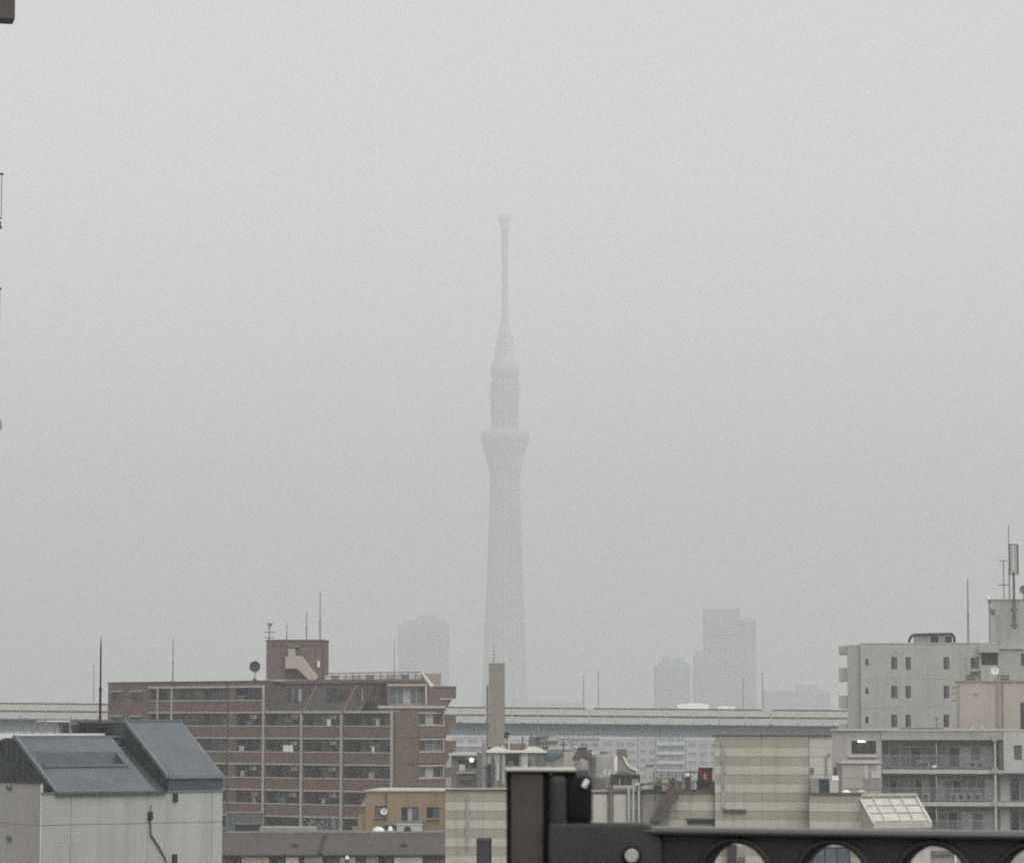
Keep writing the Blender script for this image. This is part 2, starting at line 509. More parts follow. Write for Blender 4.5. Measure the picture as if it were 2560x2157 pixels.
part('gain_tower', MB().lathe([(23 / PXM, tz(896)), (19 / PXM, tz(858)), (14 / PXM, tz(834)), (8 / PXM, tz(815)), (5 / PXM, tz(760)), (5 / PXM, tz(575))], k=12), m_mast, FT, t)
ul = MB()
lattice_to(ul, [(896, 26), (878, 24), (858, 22), (834, 17), (815, 10), (780, 7.5), (720, 6.5), (655, 7), (600, 7.5), (575, 8)], 10, 11, 0.5, 0.35)
part('gain_lattice', ul, m_mast, FT, t)
part('mast_head', MB().lathe([(10 / PXM, tz(578)), (12 / PXM, tz(562)), (13 / PXM, tz(556)), (16 / PXM, tz(550)), (16 / PXM, tz(539)), (6 / PXM, tz(538))], k=12), m_mast, FT, t)

def far_tower(name, label, dist, blocks, m, ang=0, floors=3.6, depth=30, crown=None):
    px = (blocks[0][0] + blocks[0][1]) / 2
    f = Frame(px, dist, ang)
    t = thing(name, label, 'tower block', f)
    for x0, x1, yt, dy in blocks:
        u0, u1 = f.X(x0, dy), f.X(x1, dy)
        z = f.Z((x0 + x1) / 2, yt, dy)
        part('body', MB().box(u0, u1, dy, dy + depth, 0, z), m, f, t)
        mb = MB()
        zz = 6.0
        while zz < z - 4:
            mb.box(u0 + 1.2, u1 - 1.2, dy - 0.25, dy - 0.02, zz, zz + floors * 0.45)
            zz += floors
        part('window_band', mb, m_far4, f, t)
    return t
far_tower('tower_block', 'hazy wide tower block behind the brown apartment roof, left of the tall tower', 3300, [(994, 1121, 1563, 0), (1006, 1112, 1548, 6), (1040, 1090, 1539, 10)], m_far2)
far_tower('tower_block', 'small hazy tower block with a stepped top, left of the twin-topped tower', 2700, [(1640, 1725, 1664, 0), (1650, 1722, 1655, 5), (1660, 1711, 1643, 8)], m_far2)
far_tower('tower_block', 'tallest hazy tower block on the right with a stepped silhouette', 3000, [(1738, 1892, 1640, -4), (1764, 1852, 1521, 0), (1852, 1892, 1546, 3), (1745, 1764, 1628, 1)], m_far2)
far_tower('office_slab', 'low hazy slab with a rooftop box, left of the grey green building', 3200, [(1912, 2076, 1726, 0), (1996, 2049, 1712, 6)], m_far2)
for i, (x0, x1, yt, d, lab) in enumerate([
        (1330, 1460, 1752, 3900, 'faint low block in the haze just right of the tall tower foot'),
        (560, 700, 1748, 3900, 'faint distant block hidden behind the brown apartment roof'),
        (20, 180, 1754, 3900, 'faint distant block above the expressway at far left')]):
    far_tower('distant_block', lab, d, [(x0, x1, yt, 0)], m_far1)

# ---- buildings seen under and around the expressway
def mid_block(label, x0, x1, yt, dist, m, ang=0, depth=14, slab=None, rows=6, bays=3, name='apartment_building', roofbox=True, pitch=3.0):
    f = Frame((x0 + x1) / 2, dist, ang)
    t = thing(name, label, 'building', f)
    u0, u1 = f.X(x0), f.X(x1)
    z = f.Z((x0 + x1) / 2, yt)
    w = (u1 - u0) / bays
    holes, wins = [], []
    for r in range(rows):
        zt = z - 0.9 - pitch * r
        if zt - 1.7 < 0.3: break
        for b in range(bays):
            h = (u0 + w * b + w * 0.16, u0 + w * (b + 1) - w * 0.16, zt - 1.5, zt)
            holes.append(h)
    part('wall', MB().shell(u0, u1, 0, z, 0, depth, holes, 0.25), m, f, t)
    for h in holes:
        window(f, t, h[0], h[1], h[2], h[3], 0.16, m_alu, 2, [m_farp if dist > 900 else random.choice([m_glass_b, m_curtain_d, m_curtain])], 0.07)
    if slab:
        for r in range(rows):
            zt = z - 0.9 - pitch * r
            if zt < 2.4: break
            part('balcony_front', MB().box(u0 + 0.3, u1 - 0.3, -1.1, -0.95, zt - 2.3, zt - 1.25).box(u0 + 0.3, u1 - 0.3, -0.95, 0.0, zt - 2.3, zt - 2.15), slab, f, t)
    part('roof_parapet', MB().box(u0 - 0.15, u1 + 0.15, -0.15, 0.15, z, z + 0.5).box(u0 - 0.15, u0 + 0.15, 0.15, depth, z, z + 0.5).box(u1 - 0.15, u1 + 0.15, 0.15, depth, z, z + 0.5), slab or m, f, t)
    if roofbox:
        part('stair_house', MB().box(u0 + 0.55 * (u1 - u0), u0 + 0.85 * (u1 - u0), 4, 9, z, z + 2.2), m, f, t)
    return t
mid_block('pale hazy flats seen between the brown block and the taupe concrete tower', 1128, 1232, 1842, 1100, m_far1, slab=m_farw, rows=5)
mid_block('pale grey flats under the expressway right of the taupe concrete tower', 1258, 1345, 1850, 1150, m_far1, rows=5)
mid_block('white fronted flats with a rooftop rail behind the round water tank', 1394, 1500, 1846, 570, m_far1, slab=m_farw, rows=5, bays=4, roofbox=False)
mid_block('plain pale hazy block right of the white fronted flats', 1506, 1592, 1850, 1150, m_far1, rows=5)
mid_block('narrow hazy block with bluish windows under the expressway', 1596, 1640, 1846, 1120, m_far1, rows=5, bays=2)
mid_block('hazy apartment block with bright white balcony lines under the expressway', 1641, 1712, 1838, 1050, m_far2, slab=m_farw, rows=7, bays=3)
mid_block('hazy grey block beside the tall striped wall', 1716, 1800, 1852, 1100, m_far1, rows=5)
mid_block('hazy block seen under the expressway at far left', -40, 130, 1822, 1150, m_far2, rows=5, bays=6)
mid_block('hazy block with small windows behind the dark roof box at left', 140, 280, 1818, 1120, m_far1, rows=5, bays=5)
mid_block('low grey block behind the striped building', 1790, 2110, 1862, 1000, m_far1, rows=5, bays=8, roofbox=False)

# ================================================================== ELEVATED EXPRESSWAY
FX = Frame(1280, 620)
GR = -0.0088
def zx(py): return FX.Z(1280, py)
ex = thing('elevated_expressway', 'long elevated expressway with two rows of cream barrier panels across the haze', 'expressway', FX)
x0, x1 = -135.0, 135.0
def sloped(xa, xb, ya, yb, za, zb):
    mb = MB()
    mb.box(xa, xb, ya, yb, za, zb)
    mb.v = [(p[0], p[1], p[2] + GR * p[0]) for p in mb.v]
    return mb
part('deck', sloped(x0, x1, 0.35, 17.5, zx(1807), zx(1800)), m_conc, FX, ex)
part('girder', sloped(x0, x1, 1.6, 4.6, zx(1836), zx(1807.4)), m_girder, FX, ex)
part('girder', sloped(x0, x1, 12.0, 15.0, zx(1836), zx(1807.4)), m_girder, FX, ex)
part('girder_flange', sloped(x0, x1, 1.3, 4.9, zx(1838.5), zx(1836.1)), m_girder, FX, ex)
part('edge_strip', sloped(x0, x1, -0.12, 0.34, zx(1810), zx(1807.2)), m_rail, FX, ex)
part('gap_shadow_strip', sloped(x0, x1, 0.12, 0.34, zx(1790.5), zx(1785.8)), m_rail, FX, ex)  # dark strip painted as the shadowed gap between the panel rows
def gap_at(x): 
    px = 1280 + x * FPX / 620
    return (1453 < px < 1470) or (1885 < px < 1917)
PL = 5.0
pan = {}
n = int((x1 - x0) / PL)
for i in range(n):
    a = x0 + i * PL
    for nm, ya, yb, y0_, y1_, m in (('parapet_panel', 0.0, 0.3, 1806.8, 1791, m_cream2), ('barrier_panel', 0.14, 0.30, 1785.4, 1770.5, m_cream)):
        if nm not in pan:
            mb = sloped(0.06, PL - 0.06, ya, yb, zx(y0_), zx(y1_))
            pan[nm] = mb.mesh(nm, m)
        o = part(nm, pan[nm], m, FX, ex)
        o.matrix_basis = FX.M @ Matrix.Translation((a, 0, GR * a))
    if i % 1 == 0:
        if 'barrier_post' not in pan:
            pan['barrier_post'] = sloped(-0.07, 0.07, 0.05, 0.34, zx(1791), zx(1770)).mesh('barrier_post', m_cream2)
        o = part('barrier_post', pan['barrier_post'], m_cream2, FX, ex)
        o.matrix_basis = FX.M @ Matrix.Translation((a, 0, GR * a))
for a, b in ((-135, 14.2), (15.8, 48.2), (50.2, 135)):
    part('top_rail', sloped(a, b, 0.10, 0.40, zx(1770.4), zx(1767.2)), m_rail, FX, ex)
for xp in range(-130, 131, 12):
    part('edge_bracket', sloped(xp - 0.35, xp + 0.35, -0.25, -0.13, zx(1812), zx(1805.5)), m_rail, FX, ex)
    part('drain_pipe', MB().tube((xp + 3, 1.2, zx(1834) + GR * xp), (xp + 3, 1.2, zx(1810.5) + GR * xp), 0.12), m_far1, FX, ex)
part('girder_rib', sloped(x0, x1, 1.45, 1.58, zx(1823), zx(1821.5)), m_girder, FX, ex)
part('back_barrier', sloped(x0, x1, 17.2, 17.5, zx(1799), zx(1778)), m_cream, FX, ex)
for xp in (-112, -72, -32, 8, 48, 88, 128):
    part('pier', MB().box(xp - 1.6, xp + 1.6, 3, 14, 0, zx(1842) + GR * xp).box(xp - 2.0, xp + 2.0, 1.2, 15.5, zx(1842) + GR * xp, zx(1838.6) + GR * xp - 0.02), m_far2, FX, ex)

def lamp_post(px, ytop, y, label, arm):
    f = Frame(px, 620 + y)
    x, z1 = f.hit(px, ytop)
    z0 = zx(1800) + GR * (x + f.o.x)
    t = thing('lamp_post', label, 'lamp post', f, (x, 0, z0), 'lamp posts on the expressway')
    part('pole', MB().tube((x, 0, z0), (x, 0, z1 - 0.6), 0.13, 0.08).box(x - 0.25, x + 0.25, -0.25, 0.25, z0, z0 + 0.5), m_pole, f, t)
    part('lamp_arm', MB().path([(x, 0, z1 - 0.6), (x, 0.4 * arm, z1 - 0.15), (x, 1.4 * arm, z1)], 0.06), m_pole, f, t)
    part('lamp_head', MB().box(x - 0.16, x + 0.16, 1.3 * arm, 2.1 * arm, z1 - 0.06, z1 + 0.1), m_pole, f, t)
lamp_post(1459, 1690, 1.0, 'left of two neighbouring lamp posts on the expressway centre', 1)
lamp_post(1496, 1680, 16.6, 'right of two neighbouring lamp posts on the expressway centre', -1)
lamp_post(1858, 1700, 16.6, 'faint lamp post in front of the tallest right hand haze tower', -1)
lamp_post(1906, 1682, 1.0, 'lamp post at a barrier gap left of the low haze slab', 1)
lamp_post(235, 1664, 16.6, 'thin lamp post on the expressway beside the dark rod at left', -1)
lamp_post(986, 1600, 1.0, 'lamp post along the left side of the wide haze tower block', 1)

def truck(px, px2, ytop, label, y=5.0, arch=0.35):
    f = Frame((px + px2) / 2, 620 + y)
    a, b = f.X(px), f.X(px2)
    off = f.o.x
    z0 = zx(1800) + GR * off
    z1 = f.Z((px + px2) / 2, ytop)
    t = thing('delivery_truck', label, 'truck', f, ((a + b) / 2, 0, z0), 'trucks on the expressway')
    pts = [(a, z0 + 0.9), (b, z0 + 0.9), (b, z1 - arch)]
    for k in range(1, 12):
        c = k / 12
        pts.append((b + (a - b) * c, z1 - arch + arch * math.sin(math.pi * c) ** 0.7))
    pts.append((a, z1 - arch))
    part('cargo_box', MB().prism(pts, 0, 2.3), m_truck, f, t)
    part('chassis', MB().box(a, b + 1.9, 0.3, 2.0, z0 + 0.55, z0 + 0.88), m_dark, f, t)
    part('cab', MB().prism([(b + 0.15, z0 + 0.9), (b + 1.9, z0 + 0.9), (b + 1.9, z0 + 1.6), (b + 1.5, z0 + 2.5), (b + 0.15, z0 + 2.6)], 0.1, 2.2), m_conc_d, f, t)
    for xx in (a + 0.8, b - 0.6, b + 1.2):
        part('wheel', MB().lathe([(0.42, 0), (0.45, 0.05), (0.45, 0.25), (0.42, 0.3)], (xx, 0.15, z0 + 0.45), 'y', 16), m_dark, f, t)
truck(1694, 1772, 1757, 'white arched truck roof just above the expressway barrier, the longer one')
truck(1794, 1838, 1764, 'shorter white truck roof above the barrier, right of the longer truck', arch=0.2)

# ================================================================== BROWN APARTMENT BLOCK
FB = Frame(700, 375, -40)
bb = thing('apartment_block', 'large brown tiled apartment block with rows of recessed balconies and ivory trim', 'apartment block', FB)
ZR0 = FB.Z(700, 1813)
PIT = 3.0
def zr(k): return ZR0 - PIT * k
BX = [FB.X(p) for p in (275, 372, 568, 660, 755, 855, 981)]
ZROOF = zr(-1) + 2.12
DEEP = 8.8
BK = 1.4
# body behind the balconies
bays = [(1, 2, -1), (2, 3, -1), (3, 4, 0), (4, 5, 0), (5, 6, 0)]
KMAX = 6
holes_all = []
for bi, (a, b, k0) in enumerate(bays):
    for k in range(k0, KMAX):
        L, Rr = BX[a] + (0.35 if a > 1 else 0.2), BX[b] - 0.35
        z0_, z1_ = zr(k) - 0.9, zr(k) + 1.15
        wdt = Rr - L
        if wdt > 7:
            hs_ = [(L + 0.2, L + wdt * 0.30), (L + wdt * 0.36, L + wdt * 0.62), (L + wdt * 0.68, Rr - 0.3)]
        else:
            hs_ = [(L + 0.3, L + wdt * 0.52), (L + wdt * 0.62, Rr - 0.25)]
        for h in hs_:
            holes_all.append((h[0], h[1], z0_, z1_))
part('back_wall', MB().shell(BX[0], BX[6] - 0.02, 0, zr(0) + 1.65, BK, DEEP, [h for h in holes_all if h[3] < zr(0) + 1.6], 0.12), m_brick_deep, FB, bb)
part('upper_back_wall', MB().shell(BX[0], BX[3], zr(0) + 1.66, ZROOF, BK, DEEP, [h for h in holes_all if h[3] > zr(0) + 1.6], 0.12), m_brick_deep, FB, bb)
for h in holes_all:
    window(FB, bb, h[0], h[1], h[2], h[3], BK + 0.05, m_alu if random.random() < 0.25 else m_bronze, 2, [random.choice([m_glass, m_glass, m_curtain_d, m_glass]), random.choice([m_glass, m_glass, m_curtain_d])], 0.06)
# plain end wall with little hooded windows
sw = []
for c0, c1 in ((281, 305), (331, 355)):
    for k in range(-1, 5):
        sw.append((FB.X(c0), FB.X(c1), zr(k) + 0.05, zr(k) + 0.98))
part('end_wall', MB().shell(BX[0] - 0.4, BX[1], 0, ZROOF - 0.02, -0.01, BK - 0.01, sw, 0.2), m_brick, FB, bb)
for h in sw:
    w = window(FB, bb, *h, 0.1, m_bronze, 2, [m_glass, m_curtain_d], 0.05)
    part('hood', MB().box(h[0] - 0.12, h[1] + 0.12, -0.42, -0.02, h[3] + 0.06, h[3] + 0.2), m_ivory, FB, bb, under=w)
    part('guard_rail', MB().box(h[0], h[1], -0.3, -0.26, h[2] + 0.42, h[2] + 0.46).box(h[0], h[1], -0.3, -0.26, h[2] + 0.12, h[2] + 0.16).box(h[0], h[0] + 0.03, -0.3, -0.02, h[2] + 0.1, h[2] + 0.47).box(h[1] - 0.03, h[1], -0.3, -0.02, h[2] + 0.1, h[2] + 0.47), m_bronze, FB, bb, under=w)
# balconies: every parapet, cap and slab edge on its own
for bi, (a, b, k0) in enumerate(bays):
    L, Rr = BX[a] + (0.28 if a > 1 else 0.0), BX[b] - 0.02
    off = 0.012 * bi
    for k in range(k0, KMAX + 1):
        z = zr(k)
        par = part('parapet', MB().box(L, Rr, 0, 0.14, z - 1.38, z - 0.13), m_brick, FB, bb)
        part('parapet_cap', MB().box(L - 0.02, Rr - 0.02, -0.06, 0.2, z - 0.125, z), m_ivory, FB, bb, under=par)
        part('slab_edge', MB().box(L - 0.02, Rr - 0.02, -0.04, BK - 0.02, z - 1.56, z - 1.39), m_ivory, FB, bb)
    zt = zr(k0) + 1.42
    part('fascia', MB().box(L, Rr, -0.12, BK - 0.02, zt, zt + 0.26), m_ivory, FB, bb)
# roof band over the two left bays
part('roof_band', MB().box(BX[1] + 0.01, BX[3], 0.0, BK - 0.02, zr(-1) + 1.69, ZROOF), m_mauve, FB, bb)
part('roof_coping', MB().box(BX[0] - 0.5, BX[3] + 0.1, -0.1, DEEP, ZROOF + 0.003, ZROOF + 0.14), m_brick_deep, FB, bb)
# partition walls between the bays and the ivory downpipes in front of them
for i, k0 in ((2, -1), (3, -1), (4, 0), (5, 0)):
    zt = zr(k0) + (2.1 if i < 4 else 1.66)
    if i == 3: zt = zr(-1) + 2.1
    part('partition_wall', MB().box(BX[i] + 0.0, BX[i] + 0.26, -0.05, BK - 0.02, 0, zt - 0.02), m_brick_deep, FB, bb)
    if i > 2:
        part('downpipe', MB().box(BX[i] - 0.06, BX[i] + 0.15, -0.28, -0.07, 0, zt - 0.35), m_ivory, FB, bb)
for p, q in ((396, 0.16), (431, 0.18)):
    x = FB.X(p)
    part('balcony_post', MB().box(x - q / 2, x + q / 2, -0.26, -0.07, 0, zr(-1) + 1.42), m_ivory, FB, bb)
part('corner_pier', MB().box(BX[2] + 0.27, FB.X(588), -0.03, 0.4, 0, ZROOF - 0.02), m_brick, FB, bb)
# corner pipe and solid end bay
part('corner_wall', MB().box(BX[6], BX[6] + 0.5, -0.03, 0.45, 0, zr(0) + 1.63), m_brick, FB, bb)
part('downpipe', MB().box(BX[6] - 0.1, BX[6] + 0.15, -0.26, -0.06, 0, zr(0) + 1.7), m_ivory, FB, bb)
# the set-back top storey: dark slope between brown fins
Z0s, Z1s = zr(0) + 1.70, ZROOF - 0.25
SD = 2.6
XTE = FB.X(940, SD)
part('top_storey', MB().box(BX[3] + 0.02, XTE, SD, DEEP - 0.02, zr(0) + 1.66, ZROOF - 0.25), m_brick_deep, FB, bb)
for a, b in ((3, 4), (4, 5), (5, 6)):
    L, Rr = BX[a] + 0.3, min(BX[b] - 0.02, XTE)
    part('sloped_roof', MB().quad((L, 0.15, Z0s), (Rr, 0.15, Z0s), (Rr, SD, Z1s), (L, SD, Z1s)).quad((L, 0.15, Z0s - 0.03), (L, SD, Z1s - 0.03), (Rr, SD, Z1s - 0.03), (Rr, 0.15, Z0s - 0.03)).quad((L, 0.15, Z0s - 0.03), (Rr, 0.15, Z0s - 0.03), (Rr, 0.15, Z0s), (L, 0.15, Z0s)), m_slope, FB, bb)
    # dormer window in each slope
    ym, zm = 0.9, Z0s + (Z1s - Z0s) * 0.30
    w0 = L + (Rr - L) * 0.45
    dm = part('dormer', MB().box(w0, w0 + (Rr - L) * 0.42, ym, SD, zm, Z1s - 0.55), m_slope, FB, bb)
    n3 = 4
    for q in range(n3):
        aa = w0 + 0.08 + ((Rr - L) * 0.42 - 0.16) / n3 * q
        part('pane', MB().box(aa, aa + ((Rr - L) * 0.42 - 0.16) / n3 - 0.06, ym - 0.04, ym - 0.01, zm + 0.12, Z1s - 0.65), [m_glass, m_glass_b, m_glass, m_curtain][q if a != 4 else 0], FB, bb, under=dm)
for i in (3, 4, 5):
    x = BX[i]
    mb = MB().prism_x([(-0.02, Z0s), (0.35, Z0s + 0.35), (SD, Z1s + 0.22), (SD, Z0s)], x + 0.0, x + 0.32)
    part('sloped_fin', mb, m_brick, FB, bb)
part('eave_band', MB().box(BX[3] + 0.12, XTE + 0.2, SD - 0.35, DEEP, Z1s + 0.005, ZROOF + 0.16), m_mauve, FB, bb)

# end face, turned away to the right
cw = FB.o + FB.u * (BX[6] + 0.5)
FE = Frame(0, 0, 50, at=(cw.x, cw.y))
e1 = FE.X(1110)
eh = []
for k in range(0, 6):
    eh.append((FE.X(1048), FE.X(1106), zr(k) + 0.08, zr(k) + 1.35))
part('end_face', MB().shell(0.0, e1, 0, zr(0) + 1.63, -0.04, 0.4, eh, 0.35), m_brick, FE, bb)
for i, h in enumerate(eh):
    w = window(FE, bb, *h, 0.22, m_alu, 3, [[m_glass, m_curtain, m_glass], [m_glass, m_glass_b, m_curtain_d], [m_curtain_d, m_curtain, m_glass]][i % 3], 0.07)
    part('window_surround', MB().box(h[0] - 0.2, h[1] + 0.15, -0.2, -0.05, h[3] + 0.02, h[3] + 0.16).box(h[0] - 0.2, h[1] + 0.15, -0.25, -0.05, h[2] - 0.15, h[2] - 0.02).box(h[1] + 0.0, h[1] + 0.14, -0.15, -0.05, h[2] - 0.02, h[3] + 0.02), m_ivory, FE, bb, under=w)
    part('parapet', MB().box(h[0] - 0.25, e1 + 0.02, -0.16, -0.06, h[2] - 1.35, h[2] - 0.17), m_brick, FE, bb)
    part('floor_joint', MB().box(0.5, h[0] - 0.3, -0.06, -0.041, h[2] - 1.42, h[2] - 1.33), m_brick_deep, FE, bb)
    # rear balcony in profile with its slanting underside
    a, b_ = e1 + 0.03, FE.X(1139)
    z = zr(k)
    zz = h[2] - 0.1
    part('rear_balcony', MB().prism([(a, zz + 1.25), (b_, zz + 1.25), (b_, zz + 0.05), (b_ - 0.5, zz + 0.0), (a, zz - 1.0 - (0.6 if i < 2 else 0))] if i < 2 else [(a, zz + 1.25), (b_, zz + 1.25), (b_, zz + 0.1), (a, zz + 0.1)], -0.06, 2.4), m_brick, FE, bb)
    part('balcony_cap', MB().box(a, b_ + 0.05, -0.1, 2.45, zz + 1.26, zz + 1.36), m_ivory, FE, bb)
    part('rear_wall', MB().box(a, a + 0.6, 0.3, 2.4, zz - 1.7, zz + 1.24), m_brick_deep, FE, bb)

# glazed top flat over the corner, its terrace ledge and the overhanging block on the right
FTp = Frame(1020, 368.5, 8)
r = FTp.rect(968, 1068, 1703, 1764)
hh = FTp.rect(976, 1060, 1719, 1761)
part('top_flat', MB().shell(r[0], r[1], r[2], r[3], -0.2, 7, [hh], 0.9), m_brick, FTp, bb)
w = window(FTp, bb, *hh, 0.45, m_alu, 5, [m_glass_b, m_curtain_d, m_curtain, m_glass_b, m_curtain_d], 0.07)
part('fascia', MB().box(*FTp.rect(968, 1066, 1710, 1714.5)[:2], -0.42, -0.21, *FTp.rect(968, 1066, 1710, 1714.5)[2:]), m_ivory, FTp, bb)
q = FTp.rect(1062, 1067, 1716, 1763)
part('post', MB().box(q[0], q[1], -0.42, -0.21, q[2], q[3]), m_ivory, FTp, bb)
q = FTp.rect(944, 1112, 1763.5, 1770)
part('terrace_ledge', MB().box(q[0], q[1], -0.7, 6.5, q[2], q[3]), m_ivory, FTp, bb)
q = FTp.rect(946, 1114, 1770.5, 1777)
part('terrace_band', MB().box(q[0], q[1], -0.5, 6.4, q[2], q[3]), m_brick, FTp, bb)
pts = [FTp.hit(*p) for p in ((1070, 1716), (1140, 1716), (1140, 1746), (1131, 1747), (1112, 1776), (1070, 1776))]
part('overhang_block', MB().prism(pts, -0.1, 5), m_mauve, FTp, bb)
q = FTp.rect(1082, 1141, 1713, 1716)
part('block_coping', MB().box(q[0], q[1], -0.25, 5.1, q[2], q[3]), m_ivory, FTp, bb)
q = FTp.rect(1100, 1130, 1745, 1748.5)
part('soffit_edge', MB().box(q[0], q[1], -0.3, -0.11, q[2], q[3]), m_ivory, FTp, bb)
# roof stair box and its slanting hand-rail wall
q = FTp.rect(1066, 1109, 1682, 1714)
part('roof_stair_box', MB().box(q[0], q[1], 2.5, 5.5, q[2], q[3]), m_tower, FTp, bb)
pts = [FTp.hit(*p) for p in ((1052, 1679), (1058, 1679), (1085, 1712), (1084, 1716), (1077, 1716))]
part('stair_rail_wall', MB().prism(pts, 0.2, 0.5), m_tarp, FTp, bb)
q = FTp.rect(968, 1062, 1697, 1703)
part('roof_slab', MB().box(q[0], q[1], -0.3, 6.5, q[2], q[3]), m_mauve, FTp, bb)
# roof terrace fence of pale panels, between the stair tower and the top flat
FF = Frame(930, 377, 6)
n = 14
for i in range(n):
    a = 812 + (1056 - 812) * i / n
    b_ = 812 + (1056 - 812) * (i + 1) / n
    yt = 1685 - 3.0 * i / n
    q = FF.rect(a + 1.5, b_ - 1.5, yt + 2.5, 1702)
    part('fence_panel', MB().box(q[0], q[1], 0.02, 0.06, q[2], q[3]), [m_curtain, m_alu, m_conc, m_curtain_d, m_curtain][(i * 3) % 5], FF, bb)
    q = FF.rect(a - 1.2, a + 1.2, yt, 1705)
    part('fence_post', MB().box(q[0], q[1], -0.04, 0.12, q[2], q[3]), m_conc_d, FF, bb)
q0, q1 = FF.hit(811, 1684), FF.hit(1057, 1681)
part('fence_rail', MB().prism([(q0[0], q0[1]), (q1[0], q1[1]), (q1[0], q1[1] + 0.12), (q0[0], q0[1] + 0.12)], -0.06, 0.14), m_conc_d, FF, bb)

# stair tower on the roof
FP = Frame(736, 379, -4)
q = FP.rect(666, 808, 1602, 1706)
part('stair_tower', MB().box(q[0], q[1], 0, 5, q[2] - 0.4, q[3]), m_mauve, FP, bb)
part('stair_tower_coping', MB().box(q[0] - 0.08, q[1] + 0.08, -0.08, 5.08, q[3] + 0.003, q[3] + 0.16).box(q[0], q[1], -0.03, -0.002, q[3] - 0.55, q[3] - 0.48), m_brick_deep, FP, bb)
part('side_face_tone', MB().box(q[0] - 0.02, q[0] + 0.22, -0.04, -0.003, q[2], q[3] - 0.02), m_conc_d, FP, bb)  # flat strips paint the side faces, lit on the left, shaded right
part('side_face_tone', MB().box(q[1] - 0.16, q[1] + 0.02, -0.04, -0.003, q[2], q[3] - 0.02), m_brick_deep, FP, bb)
P = lambda x, y: FP.hit(500 + x / 4.41, 1450 + y / 4.41)
part('outside_stair', MB().prism([P(955, 975), P(1085, 975), P(1215, 1100), P(1295, 1100), P(1312, 1070), P(1130, 838), P(1062, 836), P(1062, 755), P(985, 755), P(983, 842), P(955, 848)], -1.1, -0.06), m_pink, FP, bb)
part('door_hood', MB().prism([P(980, 742), P(1110, 742), P(1110, 716), P(980, 716)], -0.9, -0.04), m_conc_d, FP, bb)
part('stair_door', MB().prism([P(1066, 752), P(1105, 752), P(1105, 830), P(1066, 830)], -0.06, -0.03), m_conc_d, FP, bb)
part('under_stair_panel', MB().prism([P(945, 985), P(1080, 985), P(1190, 1095), P(945, 1095)], -0.12, -0.03), m_brick_deep, FP, bb)  # dark raised panel on the wall below the stair
part('wall_light', MB().prism([P(1296, 890), P(1322, 890), P(1322, 958), P(1296, 958)], -0.12, -0.03), m_white, FP, bb)
q = FP.rect(664, 772, 1699, 1703)
part('stair_landing_edge', MB().box(q[0], q[1], -1.4, -0.05, q[2], q[3]), m_ivory, FP, bb)

# things on its roof
dish(Frame(637, 378), 637, 1666, 14, 0, 1701, 'dark round dish on a stub stand on the brown block roof', m_dark, stand=m_dark)
rod(432, 1702, 1594, 386, 0.09, 'single thin rod above the left wing of the brown apartment block')
rod(717, 1601, 1555, 380, 0.08, 'shortest of three plain rods on the mauve stair tower')
rod(766, 1601, 1524, 380, 0.09, 'middle height rod on the mauve stair tower')
rod(800, 1601, 1480, 380, 0.10, 'tallest rod at the right corner of the mauve stair tower')
def tv_antenna(px, ybot, bars, ytop, dist, label, m, r=0.05):
    f = Frame(px, dist)
    x, z0 = f.hit(px, ybot)
    z1 = f.Z(px, ytop)
    t = thing('tv_antenna', label, 'antenna', f, (x, 0, z0))
    part('mast', MB().tube((x, 0, z0 - 0.05), (x, 0, z1), r), m, f, t)
    for py, hw, ne in bars:
        z = f.Z(px, py)
        w = f.X(px + hw) - f.X(px)
        mb = MB().tube((x - w, 0, z), (x + w, 0, z), r * 0.55)
        for i in range(ne):
            xx = x - w + 2 * w * i / max(1, ne - 1)
            mb.tube((xx, -0.5, z + 0.03), (xx, 0.5, z + 0.03), r * 0.5, r * 0.5, 6)
        part('aerial_bar', mb, m, f, t)
    return t
t = tv_antenna(673, 1600, [(1580, 14, 7), (1594, 10, 5)], 1562, 380, 'small yagi television aerial on the left corner of the mauve stair tower', m_pole, 0.09)
f = Frame(673, 380)
z = f.Z(673, 1562)
part('aerial_head', MB().prism([(-0.35, z + 0.2), (0.35, z + 0.2), (0.12, z - 0.2), (-0.12, z - 0.2)], -0.15, 0.15), m_conc_d, f, t)

# balcony air conditioners hung under the slabs, and washing
words_row = ['top', 'second', 'third', 'fourth', 'fifth']
for (a, b, colname, fx) in ((3, 4, 'column under the mauve stair tower', 0.62), (4, 5, 'second column from the solid corner', 0.60), (2, 3, 'narrow column under the round dish', 0.55)):
    for k in range(0, 4):
        if colname.startswith('narrow') and k == 1: continue
        L, Rr = BX[a] + 0.3, BX[b]
        x = L + (Rr - L) * fx + random.uniform(-0.15, 0.15)
        z = zr(k) + 0.80
        t = thing('air_conditioner', 'air conditioner in the %s balcony down, %s' % (words_row[k], colname), 'air conditioner', FB, (x, 0.5, z), 'air conditioners in the brown block balconies')
        part('casing', MB().box(x, x + 1.0, 0.45, 0.8, z, z + 0.42), m_slab, FB, t)
        part('fan_grille', MB().lathe([(0.17, -0.012), (0.17, 0.0)], (x + 0.35, 0.445, z + 0.21), 'y', 16), m_conc_d, FB, t)
        part('hanger', MB().box(x + 0.1, x + 0.14, 0.5, 0.75, z + 0.42, z + 0.60).box(x + 0.86, x + 0.9, 0.5, 0.75, z + 0.42, z + 0.60), m_alu, FB, t)
